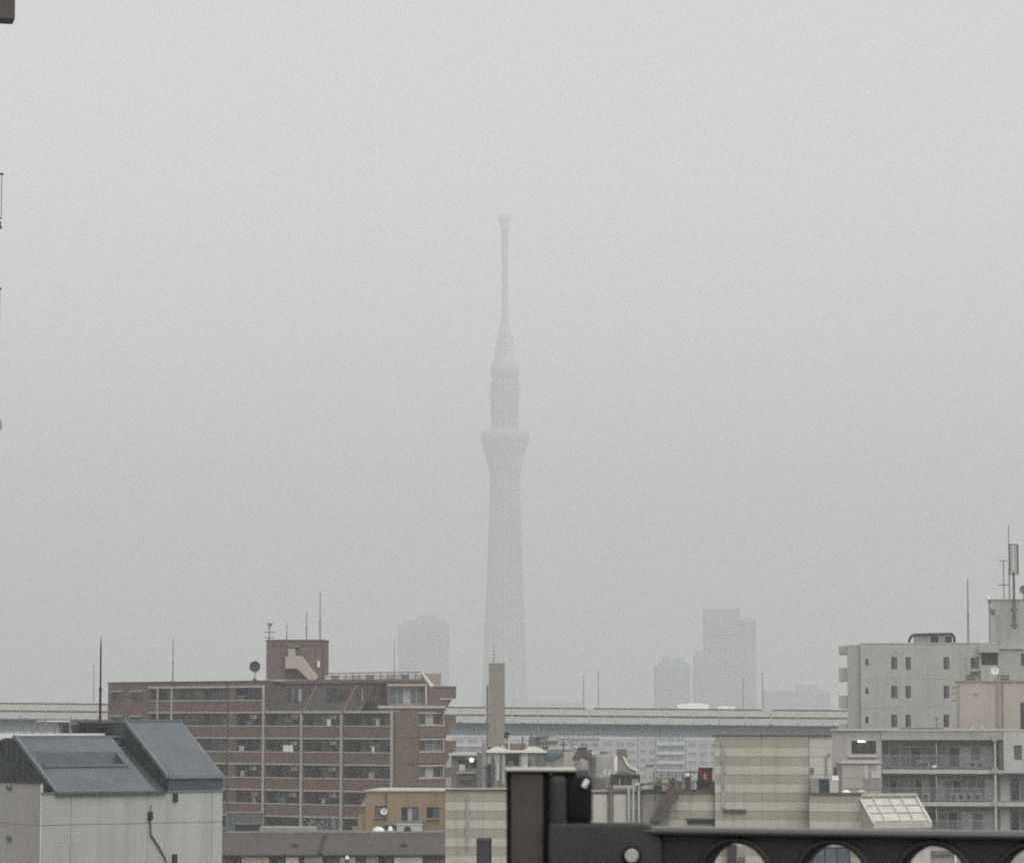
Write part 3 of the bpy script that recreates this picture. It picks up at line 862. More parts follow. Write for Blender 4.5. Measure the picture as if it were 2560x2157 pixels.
def washing(fr, x, z, y, w, h, m, label):
    t = thing('laundry', label, 'laundry', fr, (x, y, z - h))
    part('hanging_pole', MB().tube((x - 0.5, y, z), (x + w + 0.5, y, z), 0.025), m_alu, fr, t)
    mb = MB()
    n = 8
    for i in range(n):
        a, b_ = x + w * i / n, x + w * (i + 1) / n
        ya, yb = y + 0.05 * math.sin(i * 1.9), y + 0.05 * math.sin((i + 1) * 1.9)
        mb.quad((a, ya - 0.02, z - h - 0.03 * math.sin(i)), (b_, yb - 0.02, z - h - 0.03 * math.sin(i + 1)), (b_, yb - 0.02, z), (a, ya - 0.02, z))
    part('hanging_sheet', mb, m, fr, t)
L = BX[3]
washing(FB, L + 3.1, zr(1) + 0.72, 0.05, 1.6, 0.72, m_white, 'bright white washing hung out over a brown parapet')
washing(FB, BX[2] + 1.9, zr(1) + 0.6, 0.1, 0.8, 0.55, m_curtain, 'dull washing in the balcony left of the bright white sheet')
washing(FB, BX[5] + 5.2, zr(0) + 0.7, 0.1, 0.5, 0.7, m_curtain, 'narrow pale cloth in the top balcony beside the corner pipe')
washing(FB, BX[4] + 3.9, zr(0) + 0.75, 0.1, 0.6, 0.75, m_tarp, 'pale cloth hung in the top balcony of the middle column')
washing(FB, BX[4] + 3.2, zr(3) + 0.6, 0.1, 0.4, 0.6, m_curtain, 'small pale cloth low down in the middle column above the dark roof')
washing(FB, BX[5] + 4.6, zr(1) + 0.65, 0.1, 0.35, 0.65, m_tarp, 'thin pale cloth in the second balcony beside the corner pipe')

rw_ = random.Random(3)
for a, b, cn in ((1, 2, 'wide column of the left wing'), (2, 3, 'narrow column under the round dish'), (3, 4, 'column under the mauve stair tower'), (4, 5, 'second column from the solid corner'), (5, 6, 'column beside the corner pipe')):
    for k in range(-1 if a < 3 else 0, 5):
        if rw_.random() < 0.35 or (a, k) in ((3, 1), (2, 1), (5, 0), (4, 0), (4, 3), (5, 1)): continue
        L, Rr = BX[a] + 1.0, BX[b] - 1.6
        w_ = rw_.uniform(0.4, 1.3)
        washing(FB, L + (Rr - L - w_) * rw_.random(), zr(k) + rw_.uniform(0.35, 0.7), 0.3 + rw_.random() * 0.5, w_, rw_.uniform(0.5, 0.8), rw_.choice([m_curtain_d, m_conc, m_blue, m_pink_d, m_curtain, m_apt, m_navy]), 'washing in the %s balcony row, %s' % (['highest', 'upper', 'middle', 'lower middle', 'lower', 'lowest'][k + 1], cn))

# ================================================================== PALE GREEN HOUSE AT LEFT
FH = Frame(108, 120, 35)
hh_ = thing('house', 'pale green rendered house with blue grey ribbed metal roof slopes', 'house', FH)
XR = FH.X(558)
ZE = FH.Z(330, 1981)
DEP = 9.0
part('wall', MB().box(0.03, XR - 0.03, 0.05, DEP, 0, ZE - 0.03), m_pale_joint, FH, hh_)
vx = [0.0] + [FH.X(p) for p in (180, 372, 532)] + [XR]
hz_ = [ZE, FH.Z(330, 2058), FH.Z(330, 2058) - 3.0, FH.Z(330, 2058) - 6.0, FH.Z(330, 2058) - 9.0, FH.Z(330, 2058) - 12, 0.0]
for a, b in zip(vx, vx[1:]):
    for c, d in zip(hz_[1:], hz_):
        part('wall_panel', MB().box(a + 0.008, b - 0.008, 0.0, 0.06, c + 0.01, d - 0.01), m_pale, FH, hh_)
part('wall_coping', MB().box(-0.03, XR + 0.03, -0.05, 0.22, ZE, ZE + 0.06), m_slate, FH, hh_)
# left side wall, higher parapet
FS = Frame(0, 0, 35 - 90, at=(FH.o.x, FH.o.y))
zl = FS.Z(60, 1957)
for c, d in ((0, FS.Z(60, 2060)), (FS.Z(60, 2060), zl)):
    for a, b in ((-9.0, -0.95), (-0.95, 0.0)):
        part('side_panel', MB().box(a + 0.008, b - 0.008, -0.06, 0.0, c + 0.008, d - 0.008), m_pinkwall, FS, hh_)
part('side_wall', MB().box(-9.0, -0.06, 0.0, 0.08, 0, zl - 0.02), m_pale_joint, FS, hh_)
part('side_coping', MB().box(-9.0, 0.0, -0.1, 0.1, zl, zl + 0.05), m_slate_dark, FS, hh_)
for px, py in ((25, 1966), (24, 2094)):
    x, z = FS.hit(px, py, -0.08)
    part('wall_vent', MB().lathe([(0.10, -0.14), (0.12, -0.1), (0.12, -0.0)], (x, -0.06, z), 'y', 14), m_conc, FS, hh_)
# the ribbed slopes
XG = FH.X(146)
yr, zrdg = FH.side(40, 1843, XG)
XM = FH.X(389)
def roof_sheet(xa, xb, ya, za, yb, zb, pitch=0.12, under=None, nm='roof_sheet'):
    n = Vector((0, -(zb - za), (yb - ya))).normalized()
    if n.z < 0: n = -n
    def pt(x, s, h): return (x, ya + (yb - ya) * s + n.y * h, za + (zb - za) * s + n.z * h)
    mb = MB()
    mb.quad(pt(xa, 0, 0), pt(xb, 0, 0), pt(xb, 1, 0), pt(xa, 1, 0))
    mb.quad(pt(xa, 0, 0), pt(xa, 0, -0.06), pt(xb, 0, -0.06), pt(xb, 0, 0))
    mb.quad(pt(xa, 0, 0), pt(xa, 1, 0), pt(xa, 1, -0.06), pt(xa, 0, -0.06))
    mb.quad(pt(xb, 0, 0), pt(xb, 0, -0.06), pt(xb, 1, -0.06), pt(xb, 1, 0))
    x = xa + 0.03
    while x < xb - 0.05:
        w, h = 0.04, 0.03
        A, B_, C_, D_ = (x, 0), (x + 0.012, h), (x + w - 0.012, h), (x + w, 0)
        for (p, q_) in ((A, B_), (B_, C_), (C_, D_)):
            mb.quad(pt(p[0], 0, p[1]), pt(q_[0], 0, q_[1]), pt(q_[0], 1, q_[1]), pt(p[0], 1, p[1]))
        x += pitch
    return part(nm, mb, m_slate, FH, hh_)
def on_slope(s): return yr * s, ZE + 0.02 + (zrdg - ZE - 0.02) * s
S0, S1 = 0.47, 0.725                      # the recess in the slope
SX0, SX1 = FH.X(146 - 12) + 0.42, XM - 0.35
y0_, z0_ = on_slope(0.0); ya_, za_ = on_slope(S0); yb_, zb_ = on_slope(S1); y1_, z1_ = on_slope(1.0)
roof_sheet(XG, XM, y0_, z0_, ya_, za_)
roof_sheet(XG, XM, yb_, zb_, y1_, z1_)
roof_sheet(XG, SX0, ya_, za_, yb_, zb_)
roof_sheet(SX1, XM, ya_, za_, yb_, zb_)
part('roof_recess', MB().quad((SX0, yb_, za_ - 0.1), (SX1, yb_, za_ - 0.1), (SX1, yb_, zb_), (SX0, yb_, zb_)).quad((SX0, ya_, za_ - 0.1), (SX1, ya_, za_ - 0.1), (SX1, yb_, za_ - 0.1), (SX0, yb_, za_ - 0.1)).quad((SX0, ya_, za_ - 0.1), (SX0, yb_, za_ - 0.1), (SX0, yb_, zb_), (SX0, ya_, za_)).quad((SX1, ya_, za_), (SX1, yb_, zb_), (SX1, yb_, za_ - 0.1), (SX1, ya_, za_ - 0.1)), m_recess, FH, hh_)
part('recess_sill', MB().box(SX0 - 0.02, SX1 + 0.02, ya_ - 0.14, ya_ + 0.03, za_ - 0.02, za_ + 0.09), m_slate, FH, hh_)
part('roof_edge_trim', MB().prism_x([(y0_ - 0.02, z0_ - 0.05), (y0_ - 0.02, z0_ + 0.11), (y1_, z1_ + 0.11), (y1_, z1_ - 0.05)], XG - 0.10, XG - 0.003), m_slate, FH, hh_)
part('eave_gutter', MB().box(XG - 0.1, XM + 0.45, -0.14, -0.01, ZE - 0.06, ZE + 0.06), m_slate_dark, FH, hh_)
# gable: separate vertical boards
bw = 0.24
yy_ = 0.02
while yy_ < 8.6:
    zt = ZE + (zrdg - ZE) * min(1, yy_ / yr) - 0.06
    zt2 = ZE + (zrdg - ZE) * min(1, (yy_ + bw) / yr) - 0.06
    part('gable_board', MB().prism_x([(yy_, ZE - 0.3), (yy_, zt), (yy_ + bw - 0.02, zt2), (yy_ + bw - 0.02, ZE - 0.3)], XG - 0.02 - (0.015 if int(yy_ / bw) % 2 else 0), XG + 0.08), m_slate_dark, FH, hh_)
    yy_ += bw
part('flat_roof', MB().box(XG + 0.1, XM + 0.4, yr + 0.01, DEP, zrdg - 0.3, zrdg - 0.02), m_slate_dark, FH, hh_)
part('flat_roof_edge', MB().box(XG - 0.1, XM + 0.4, yr - 0.05, yr + 0.12, zrdg - 0.015, zrdg + 0.07), m_slate, FH, hh_)
# raised roof on the right
XA, XB_ = FH.X(421), FH.X(557)
zf1, zf0 = FH.Z(489, 1940), FH.Z(489, 1978)
yr2, zr2 = FH.side(316, 1804, XA)
part('raised_roof_body', MB().prism_x([(0.0, zf0 + 0.03), (0.0, zf1), (yr2, zr2), (yr2, zf0 - 0.0)], XA, XB_), m_slate_dark, FH, hh_)
roof_sheet(XA - 0.02, XB_ + 0.04, -0.08, zf1 + 0.02, yr2, zr2 + 0.04, nm='raised_roof_sheet')
part('raised_roof_trim', MB().box(XA - 0.04, XB_ + 0.06, yr2 - 0.1, yr2 + 0.1, zr2 + 0.02, zr2 + 0.09).box(XA - 0.03, XB_ + 0.05, -0.14, -0.09, zf1 - 0.08, zf1 + 0.06), m_slate, FH, hh_)
part('raised_roof_edge', MB().prism_x([(-0.1, zf1 - 0.06), (-0.1, zf1 + 0.1), (yr2, zr2 + 0.12), (yr2, zr2 - 0.04)], XA - 0.13, XA - 0.035), m_slate, FH, hh_)
nb = 16
for i in range(nb):
    a = XA + (XB_ - XA) * i / nb
    part('fascia_board', MB().box(a + 0.006, a + (XB_ - XA) / nb - 0.006, -0.05, -0.005, zf0 + 0.05, zf1 - 0.1), m_slate_dark, FH, hh_)
part('valley_sheet', MB().quad((XM, 0.0, ZE - 0.02), (XA, 0.0, ZE - 0.02), (XA, yr, zrdg - 0.35), (XM, yr, zrdg - 0.35)), m_slate_dark, FH, hh_)
part('rear_roof_body', MB().box(XA + 0.02, XB_ - 0.02, yr2 + 0.01, DEP, ZE, zr2 - 0.1), m_slate_dark, FH, hh_)
# dark block and white curb with a framed skylight behind
FD = Frame(270, 127.5, 35)
q = FD.rect(240, 322, 1806, 1834)
part('roof_box', MB().box(q[0], q[1], 0, 1.5, q[2] - 0.4, q[3]), m_charcoal, FD, hh_)
q = FD.rect(238, 322, 1804, 1808)
part('roof_box_edge', MB().box(q[0], q[1], -0.08, 1.6, q[2], q[3]), m_slate_dark, FD, hh_)
FW = Frame(180, 126, 35)
q = FW.rect(-40, 262, 1833, 1850)
part('white_curb', MB().box(q[0], q[1], 0, 0.7, q[2], q[3]), m_white, FW, hh_)
G = lambda x, y: FW.hit(x, y)
sk = [(103, 1836), (118, 1808), (122, 1804), (172, 1804), (177, 1808), (179, 1836)]
mb = MB()
for (a, b) in zip(sk, sk[1:]):
    pa, pb = G(*a), G(*b)
    mb.tube((pa[0], 0.1, pa[1]), (pb[0], 0.1, pb[1]), 0.045)
    mb.tube((pa[0], 0.9, pa[1]), (pb[0], 0.9, pb[1]), 0.045)
for a in sk[1:5]:
    pa = G(*a)
    mb.tube((pa[0], 0.1, pa[1]), (pa[0], 0.9, pa[1]), 0.035)
pa, pb = G(141, 1804), G(141, 1836)
mb.tube((pa[0], 0.1, pa[1]), (pb[0], 0.1, pb[1]), 0.04)
part('skylight_frame', mb, m_conc, FW, hh_)
q = FW.rect(120, 176, 1800, 1805)
part('skylight_top', MB().box(q[0], q[1], 0.05, 0.95, q[2] + 0.02, q[3]), m_white, FW, hh_)
# wall fittings
q = FH.rect(432, 442, 1982, 2003)
part('scupper', MB().box(q[0], q[1], -0.10, -0.003, q[2], q[3]), m_charcoal, FH, hh_)
q = FH.rect(430, 440, 2134, 2175)
part('scupper', MB().box(q[0], q[1], -0.10, -0.003, q[2], q[3]), m_charcoal, FH, hh_)
q = FH.rect(370, 378, 2028, 2048)
part('junction_box', MB().box(q[0], q[1], -0.14, -0.003, q[2], q[3]), m_charcoal, FH, hh_)
pts = [FH.hit(*p) for p in ((377, 2010), (375, 2028))]
part('thin_conduit', MB().path([(p[0], -0.04, p[1]) for p in pts], 0.018), m_conc_d, FH, hh_)
mb = MB()
pts = [FH.hit(*p) for p in ((374, 2048), (376, 2086), (396, 2116), (412, 2145), (418, 2175))]
mb.path([(p[0], -0.04, p[1]) for p in pts], 0.04)
part('conduit', mb, m_conc_d, FH, hh_)
rod(250, 1815, 1592, 127.3, 0.05, 'thick dark rod standing behind the pale house beside its dark roof box', m_dark)

# ================================================================== OCHRE BUILDING
FO = Frame(1000, 255, -6)
oc = thing('house', 'small ochre yellow rendered building in front of the brown block', 'house', FO)
r = FO.rect(914, 1116, 1978, 2200)
ow = [FO.rect(937, 968, 2014, 2042), FO.rect(1003, 1046, 2017, 2053), FO.rect(1066, 1098, 2017, 2045)]
part('wall', MB().shell(r[0], r[1], 0, r[3], 0, 9, ow, 0.22), m_ochre, FO, oc)
r2 = FO.rect(893, 914, 2037, 2200)
part('side_block', MB().box(r2[0], r2[1] - 0.01, 0.3, 8, 0, r2[3]), m_ochre, FO, oc)
part('side_fin', MB().prism([FO.hit(*p) for p in ((903, 2012), (914, 1990), (914, 2012))], 0.2, 0.5), m_pink, FO, oc)
part('coping', MB().box(r[0] - 0.1, r[1] + 0.1, -0.12, 9.1, r[3] + 0.004, r[3] + 0.12), m_apt_l, FO, oc)
for i, h in enumerate(ow):
    window(FO, oc, *h, 0.1, m_bronze, 3 if i == 1 else 2, [[m_glass_b, m_glass], [m_glass, m_curtain, m_glass_b], [m_glass, m_glass_b]][i], 0.05, sill=m_conc)
q = FO.rect(964, 967, 1982, 2056)
part('downpipe', MB().tube(((q[0] + q[1]) / 2, -0.07, q[2] - 4), ((q[0] + q[1]) / 2, -0.07, q[3]), 0.05), m_rust, FO, oc)
q = FO.rect(966, 1058, 2053, 2059)
part('awning', MB().prism_x([(-1.2, q[2] - 0.1), (-1.2, q[2]), (-0.0, q[3] + 0.1), (-0.0, q[2])], q[0], q[1]), m_conc_d, FO, oc)
dish(FO, 960, 2027, 9, -0.5, 2044, 'small white dish on the ochre wall over its left window', m_white, stand=m_conc_d)

# ================================================================== LOW BUILDING WITH GREY MAUVE ROOF
FM = Frame(836, 205, 2)
mv = thing('low_building', 'long low building with a grey mauve sheet metal roof and beige wall bits', 'building', FM)
r = FM.rect(552, 1118, 2090, 2138)
zt, zb = r[3], r[2]
xm = FM.X(805)
part('roof_slope', MB().prism_x([(0, zb), (0, zb + 0.08), (1.3, zt), (1.3, zb)], r[0], xm - 0.03), m_roofmauve, FM, mv)
part('roof_slope', MB().prism_x([(0, zb), (0, zb + 0.08), (1.3, zt), (1.3, zb)], xm + 0.03, r[1]), m_roofmauve, FM, mv)
P0 = FM.hit(798, 2138), FM.hit(811, 2090)
part('roof_joint', MB().quad((P0[0][0] - 0.14, -0.03, zb + 0.13), (P0[0][0] + 0.10, -0.03, zb + 0.13), (P0[1][0] + 0.14, 1.27, zt + 0.06), (P0[1][0] - 0.10, 1.27, zt + 0.06)), m_charcoal, FM, mv)
q = FM.rect(552, 1118, 2082, 2090)
part('roof_ridge', MB().box(r[0], r[1], 1.31, 9, zb, q[3] - 0.12).box(r[0], r[1], 1.32, 1.6, q[3] - 0.11, q[3]), m_conc_d, FM, mv)
part('wall', MB().box(r[0] + 0.1, r[1] - 0.1, 0.45, 8, 0, zb - 0.01), m_conc_d, FM, mv)
for i, (a, b, mm) in enumerate(((604, 672, m_beigeB), (714, 746, m_apt_l), (760, 806, m_conc), (850, 888, m_apt_l), (915, 946, m_conc), (985, 1056, m_slab))):
    q = FM.rect(a, b, 2138.5, 2215)
    part('wall_panel', MB().box(q[0], q[1], 0.22 - 0.02 * (i % 3), 0.44, q[2], q[3] - 0.02 - 0.05 * (i % 2)), mm, FM, mv)
for a, b in ((676, 710), (808, 828), (580, 600), (950, 980)):
    q = FM.rect(a, b, 2143, 2200)
    window(FM, mv, q[0], q[1], q[2], q[3], 0.36, m_bronze, 2, [m_glass, m_glass_b])
for px in (738, 1009):
    q = FM.hit(px, 2110)
    part('snow_hook', MB().box(q[0] - 0.2, q[0] + 0.2, 0.45, 0.62, q[1] - 0.02, q[1] + 0.12), m_conc_d, FM, mv)
# bits standing on that roof and in the gap behind
FM2 = Frame(836, 212, 2)
def boxthing(name, label, cat, fr, x0, x1, y0, y1, yf, depth, m, extra=None):
    q = fr.rect(x0, x1, y0, y1, yf)
    t = thing(name, label, cat, fr, ((q[0] + q[1]) / 2, yf, q[2]))
    part('body', MB().box(q[0], q[1], yf, yf + depth, q[2], q[3]), m, fr, t)
    if extra: extra(t, q)
    return t
def unit_bits(fr, yf):
    def f(t, q):
        w, h = q[1] - q[0], q[3] - q[2]
        part('lid', MB().box(q[0] - 0.03, q[1] + 0.03, yf - 0.04, yf + 0.9, q[3] + 0.003, q[3] + 0.06), m_alu, fr, t)
        part('fan_grille', MB().lathe([(min(w, h) * 0.36, -0.03), (min(w, h) * 0.36, -0.0)], (q[0] + w * 0.42, yf - 0.003, q[2] + h * 0.55), 'y', 18), m_charcoal, fr, t)
        part('feet', MB().box(q[0] + 0.05, q[0] + 0.2, yf, yf + 0.6, q[2] - 0.1, q[2] - 0.003).box(q[1] - 0.2, q[1] - 0.05, yf, yf + 0.6, q[2] - 0.1, q[2] - 0.003), m_conc_d, fr, t)
    return f
boxthing('air_conditioner', 'pale grey outdoor unit with a dark fan below the ochre wall', 'air conditioner', FM2, 992, 1056, 2062, 2088, 0, 0.9, m_slab, unit_bits(FM2, 0))
def domething(fr, px, py, wpx, hpx, yf, label, m, name='roof_vent', cat='roof vent'):
    x, z = fr.hit(px, py + hpx / 2, yf)
    w = fr.X(px + wpx / 2, yf) - fr.X(px, yf)
    h = fr.Z(px, py - hpx / 2, yf) - z
    t = thing(name, label, cat, fr, (x, yf, z))
    part('dome', MB().lathe([(w, h * 0.18), (w * 0.97, h * 0.35), (w * 0.75, h * 0.72), (w * 0.4, h * 0.94), (0.01, h)], (x, yf, z), 'z', 20), m, fr, t, True)
    part('collar', MB().lathe([(w * 0.9, -0.3), (w * 0.9, h * 0.17)], (x, yf, z), 'z', 20), m_charcoal, fr, t)
    return t
domething(FM2, 946, 2073, 31, 15, 0.2, 'large white roof dome below the ochre building', m_white)
domething(FM2, 976, 2072, 14, 16, 0.2, 'small round white vent right of the large white roof dome', m_white)
domething(FM, 868, 2144, 12, 12, -0.05, 'small white cap below the edge of the mauve roof', m_white)
boxthing('roof_slab', 'flat grey slab lying behind the mauve roof at its left', 'roof slab', FM2, 648, 790, 2068, 2082, 1, 3, m_conc, None)
def shed_bits(t, q):
    part('lid', MB().box(q[0] - 0.1, q[1] + 0.1, 0.9, 4.1, q[3] + 0.004, q[3] + 0.08), m_roofmauve, FM2, t)
    part('leg', MB().box(q[0], q[0] + 0.3, 1, 1.3, q[2] - 0.5, q[2] - 0.003), m_conc_d, FM2, t)
    part('leg', MB().box(q[1] - 0.3, q[1], 1, 1.3, q[2] - 0.5, q[2] - 0.003), m_conc_d, FM2, t)
boxthing('roof_shed', 'dark low shed behind the mauve roof next to the pale house', 'shed', FM2, 588, 646, 2062, 2084, 1, 3, m_charcoal, shed_bits)
FG = Frame(610, 300, 0)
q = FG.rect(566, 657, 2030, 2062)
t = thing('netting', 'dull green netting sheet hung low on the brown block at left', 'netting', FG, ((q[0] + q[1]) / 2, 0, 0))
mb = MB()
for i in range(16):
    a, b = q[0] + (q[1] - q[0]) * i / 16, q[0] + (q[1] - q[0]) * (i + 1) / 16
    mb.box(a, b, 0.04 * math.sin(i * 2.1), 0.04 * math.sin(i * 2.1) + 0.03, q[2] - 1.5, q[3])
part('net_sheet', mb, m_green, FG, t)
part('pole', MB().tube((q[0], 0.1, 0), (q[0], 0.1, q[3] + 0.2), 0.05).tube((q[1], 0.1, 0), (q[1], 0.1, q[3] + 0.2), 0.05).tube((q[0], 0.1, q[3]), (q[1], 0.1, q[3]), 0.04), m_pole, FG, t)
# leafless planter line below the balconies
for i in range(5):
    px = 775 + i * 14
    f = Frame(px, 296)
    x, z = f.hit(px, 2076)
    t = thing('potted_shrub', 'grey green shrub in a tub under the brown balconies, %s from the left' % ['first', 'second', 'third', 'fourth', 'fifth'][i], 'shrub', f, (x, 0, z), 'tub shrubs under the brown balconies')
    part('tub', MB().lathe([(0.22, -0.25), (0.28, 0.15)], (x, 0, z), 'z', 12), m_conc, f, t)
    mb = MB()
    for j in range(90):
        v = Vector((random.gauss(0, 0.26), random.gauss(0, 0.26), 0.55 + random.gauss(0, 0.3)))
        c = Vector((x, 0, z)) + v
        d1_ = Vector((random.uniform(-1, 1), random.uniform(-1, 1), random.uniform(-1, 1))).normalized() * 0.09
        d2_ = d1_.orthogonal().normalized() * 0.05
        mb.quad(c - d1_, c + d2_, c + d1_, c - d2_)
    part('foliage', mb, m_green if i % 2 else m_conc, f, t)
    part('stem', MB().tube((x, 0, z), (x, 0, z + 0.6), 0.03), m_rust, f, t)
q = FG.rect(640, 1120, 2082, 2140)
tb = thing('boundary_wall', 'low dark wall at the foot of the brown block', 'wall', FG)
part('wall', MB().box(q[0], q[1], -3.5, -3.2, 0, FG.Z(800, 2078, -3.5)), m_conc_d, FG, tb)
part('wall_cap', MB().box(q[0], q[1], -3.56, -3.14, FG.Z(800, 2078, -3.5) + 0.003, FG.Z(800, 2078, -3.5) + 0.1), m_conc, FG, tb)

# ================================================================== TAUPE CONCRETE TOWER AND GREY ROOFTOP BUILDING
FC = Frame(1241, 300, -3)
ct = thing('concrete_tower', 'slim taupe square concrete tower rising in front of the tall tower', 'tower', FC)
q = FC.rect(1222, 1260, 1659, 1870)
part('shaft', MB().box(q[0], q[1], 0, 1.4, 0, q[3]), m_tower, FC, ct)
part('cap', MB().box(q[0] - 0.04, q[1] + 0.04, -0.05, 1.45, q[3] + 0.004, q[3] + 0.12), m_slab, FC, ct)
q2 = FC.rect(1216, 1220, 1712, 1850)
xx = (q2[0] + q2[1]) / 2
part('drain_pipe', MB().tube((xx, 0.3, 12), (xx, 0.3, q2[3]), 0.09).tube((xx + 0.2, 0.2, 12), (xx + 0.2, 0.2, q2[3] - 2.0), 0.05), m_conc, FC, ct)
rod(1235, 1657, 1602, 300.4, 0.05, 'thin rod on top of the taupe concrete tower', m_pole)
dish(FC, 1267, 1838, 9, 0.6, 1872, 'dark oval dish beside the foot of the taupe tower', m_dark, stand=m_conc_d)

FR = Frame(1300, 240, 3)
gb = thing('rooftop_building', 'grey rooftop storey with cream sheeting along its top edge', 'building', FR)
q = FR.rect(1205, 1468, 1882, 2000)
gh = [FR.rect(1264, 1298, 1884, 1914)]
part('wall', MB().shell(q[0], q[1], 0, q[3], 0, 9, gh, 0.5), m_conc, FR, gb)
window(FR, gb, *gh[0], 0.3, m_bronze, 2, [m_glass, m_glass])
for i, (a, b, mm) in enumerate(((1220, 1262, m_curtain), (1303, 1320, m_slab), (1324, 1340, m_conc), (1345, 1362, m_conc_d), (1408, 1436, m_pink), (1439, 1466, m_slab))):
    p = FR.rect(a, b, 1883, 1960)
    part('wall_panel', MB().box(p[0], p[1], -0.06 - 0.01 * (i % 2), -0.005, p[2], p[3]), mm, FR, gb)
for a in (1228, 1250, 1340):
    p = FR.rect(a, a + 5, 1884, 1962)
    part('downpipe', MB().tube(((p[0] + p[1]) / 2, -0.14, p[2]), ((p[0] + p[1]) / 2, -0.14, p[3]), 0.055), m_conc_d, FR, gb)
p = FR.rect(1216, 1366, 1875, 1881)
part('roof_edge', MB().box(p[0], p[1], -0.3, 2.0, p[2], p[3]), m_tarp, FR, gb)
for a, b in ((1222, 1272), (1310, 1362)):
    u0, u1 = FR.X(a), FR.X(b)
    z = FR.Z(1280, 1875)
    h = (u1 - u0)
    part('cream_sheet', MB().prism([(u0 + h * k / 10, z + 0.004 + 0.26 * math.sin(math.pi * k / 10) ** 1.2) for k in range(11)], -0.2, 1.8), m_tarp, FR, gb)
p = FR.rect(1262, 1326, 1860, 1875)
part('brown_roof', MB().prism_x([(1.9, p[2]), (4.5, p[3]), (8.5, p[3] - 0.1), (8.5, p[2])], p[0], p[1]), m_rust, FR, gb)
p = FR.rect(1205, 1220, 1858, 1884)
part('flue_box', MB().box(p[0], p[1] - 0.05, -0.1, 0.6, p[2] - 1.0, p[3]), m_pink_d, FR, gb)
p = FR.rect(1364, 1409, 1880, 1900)
t = thing('tarpaulin', 'faded blue tarpaulin draped on the grey rooftop storey', 'tarpaulin', FR, ((p[0] + p[1]) / 2, -0.1, p[2]))
mb = MB()
for i in range(10):
    a, b = p[0] + (p[1] - p[0]) * i / 10, p[0] + (p[1] - p[0]) * (i + 1) / 10
    s0, s1 = 0.08 * math.sin(i * 1.7), 0.08 * math.sin((i + 1) * 1.7)
    zlo = lambda k: p[2] + (0.25 * k / 10 if k < 6 else 0.1 * k)  * 0.4
    mb.quad((a, -0.2 + s0, zlo(i)), (b, -0.2 + s1, zlo(i + 1)), (b, -0.12, p[3]), (a, -0.12, p[3]))
    mb.quad((a, -0.12, p[3]), (b, -0.12, p[3]), (b, 1.5, p[3] + 0.06), (a, 1.5, p[3] + 0.06))
part('draped_sheet', mb, m_blue, FR, t)

rc = random.Random(11)
for i in range(26):
    px = rc.uniform(1210, 1465)
    kind_ = rc.choice(['box', 'pipe', 'pipe', 'cowl', 'run'])
    x, z = FR.hit(px, 1882)
    yd = rc.uniform(0.3, 3.0)
    mm = rc.choice([m_conc_d, m_rust, m_charcoal, m_conc, m_apt, m_slab])
    if kind_ == 'box':
        w_, h_ = rc.uniform(0.3, 0.9), rc.uniform(0.2, 0.55)
        part('roof_unit', MB().box(x, x + w_, yd, yd + 0.5, z - 0.02, z + h_).box(x - 0.03, x + w_ + 0.03, yd - 0.03, yd + 0.53, z + h_ + 0.002, z + h_ + 0.05), mm, FR, gb)
    elif kind_ == 'pipe':
        h_ = rc.uniform(0.3, 1.3)
        part('stack_pipe', MB().tube((x, yd, z - 0.02), (x, yd, z + h_), 0.05).tube((x, yd, z + h_), (x, yd, z + h_ + 0.08), 0.09), mm, FR, gb)
    elif kind_ == 'cowl':
        part('vent_cowl', MB().lathe([(0.1, z), (0.1, z + 0.3), (0.22, z + 0.34), (0.2, z + 0.5), (0.03, z + 0.58)], (x, yd, 0), 'z', 12), mm, FR, gb)
    else:
        part('pipe_run', MB().tube((x, yd, z + 0.12), (x + rc.uniform(0.8, 2.0), yd, z + 0.12), 0.05), mm, FR, gb)
for i in range(16):
    px = rc.uniform(1212, 1460)
    p = FR.rect(px, px + rc.uniform(4, 16), 1890 + rc.uniform(0, 40), 1900 + rc.uniform(40, 75), -0.1)
    part('wall_fitting', MB().box(p[0], p[1], -0.12 - 0.01 * i, -0.075, p[2], p[3]), rc.choice([m_conc_d, m_conc, m_charcoal, m_rust, m_green, m_slab]), FR, gb)

# lower grey flat-roofed annex with a lit lamp, left of it
FA = Frame(1165, 262, -4)
an = thing('annex', 'grey flat roofed annex with a small lit lamp beside the brown block', 'annex', FA)
q = FA.rect(1128, 1206, 1888, 2000)
part('wall', MB().shell(q[0], q[1], 0, q[3], 0, 7, [FA.rect(1146, 1196, 1899, 1920)], 0.6), m_conc_d, FA, an)
part('roof_slab', MB().box(q[0] - 0.2, q[1] + 0.1, -0.5, 7.2, q[3] + 0.004, q[3] + 0.18), m_slab, FA, an)
w = FA.rect(1146, 1196, 1899, 1920)
window(FA, an, *w, 0.45, m_bronze, 3, [m_glass, m_curtain_d, m_glass])
for i, (a, b, c, d, mm) in enumerate(((1148, 1163, 1910, 1926, m_slab), (1140, 1190, 1927, 1933, m_conc), (1150, 1182, 1938, 1950, m_roofmauve), (1206 - 12, 1206 - 4, 1936, 1966, m_rust))):
    p = FA.rect(a, b, c, d)
    part('wall_box', MB().box(p[0], p[1], -0.3 - 0.05 * i, -0.01, p[2], p[3]), mm, FA, an)
x, z = FA.hit(1179, 1899, -0.25)
t = thing('wall_lamp', 'small glowing white lamp on the grey annex beside the brown block', 'lamp', FA, (x, -0.25, z))
part('bulb', MB().lathe([(0.02, -0.16), (0.12, -0.1), (0.16, 0), (0.12, 0.1), (0.02, 0.16)], (x, -0.25, z), 'z', 14), m_lampw, FA, t, True)
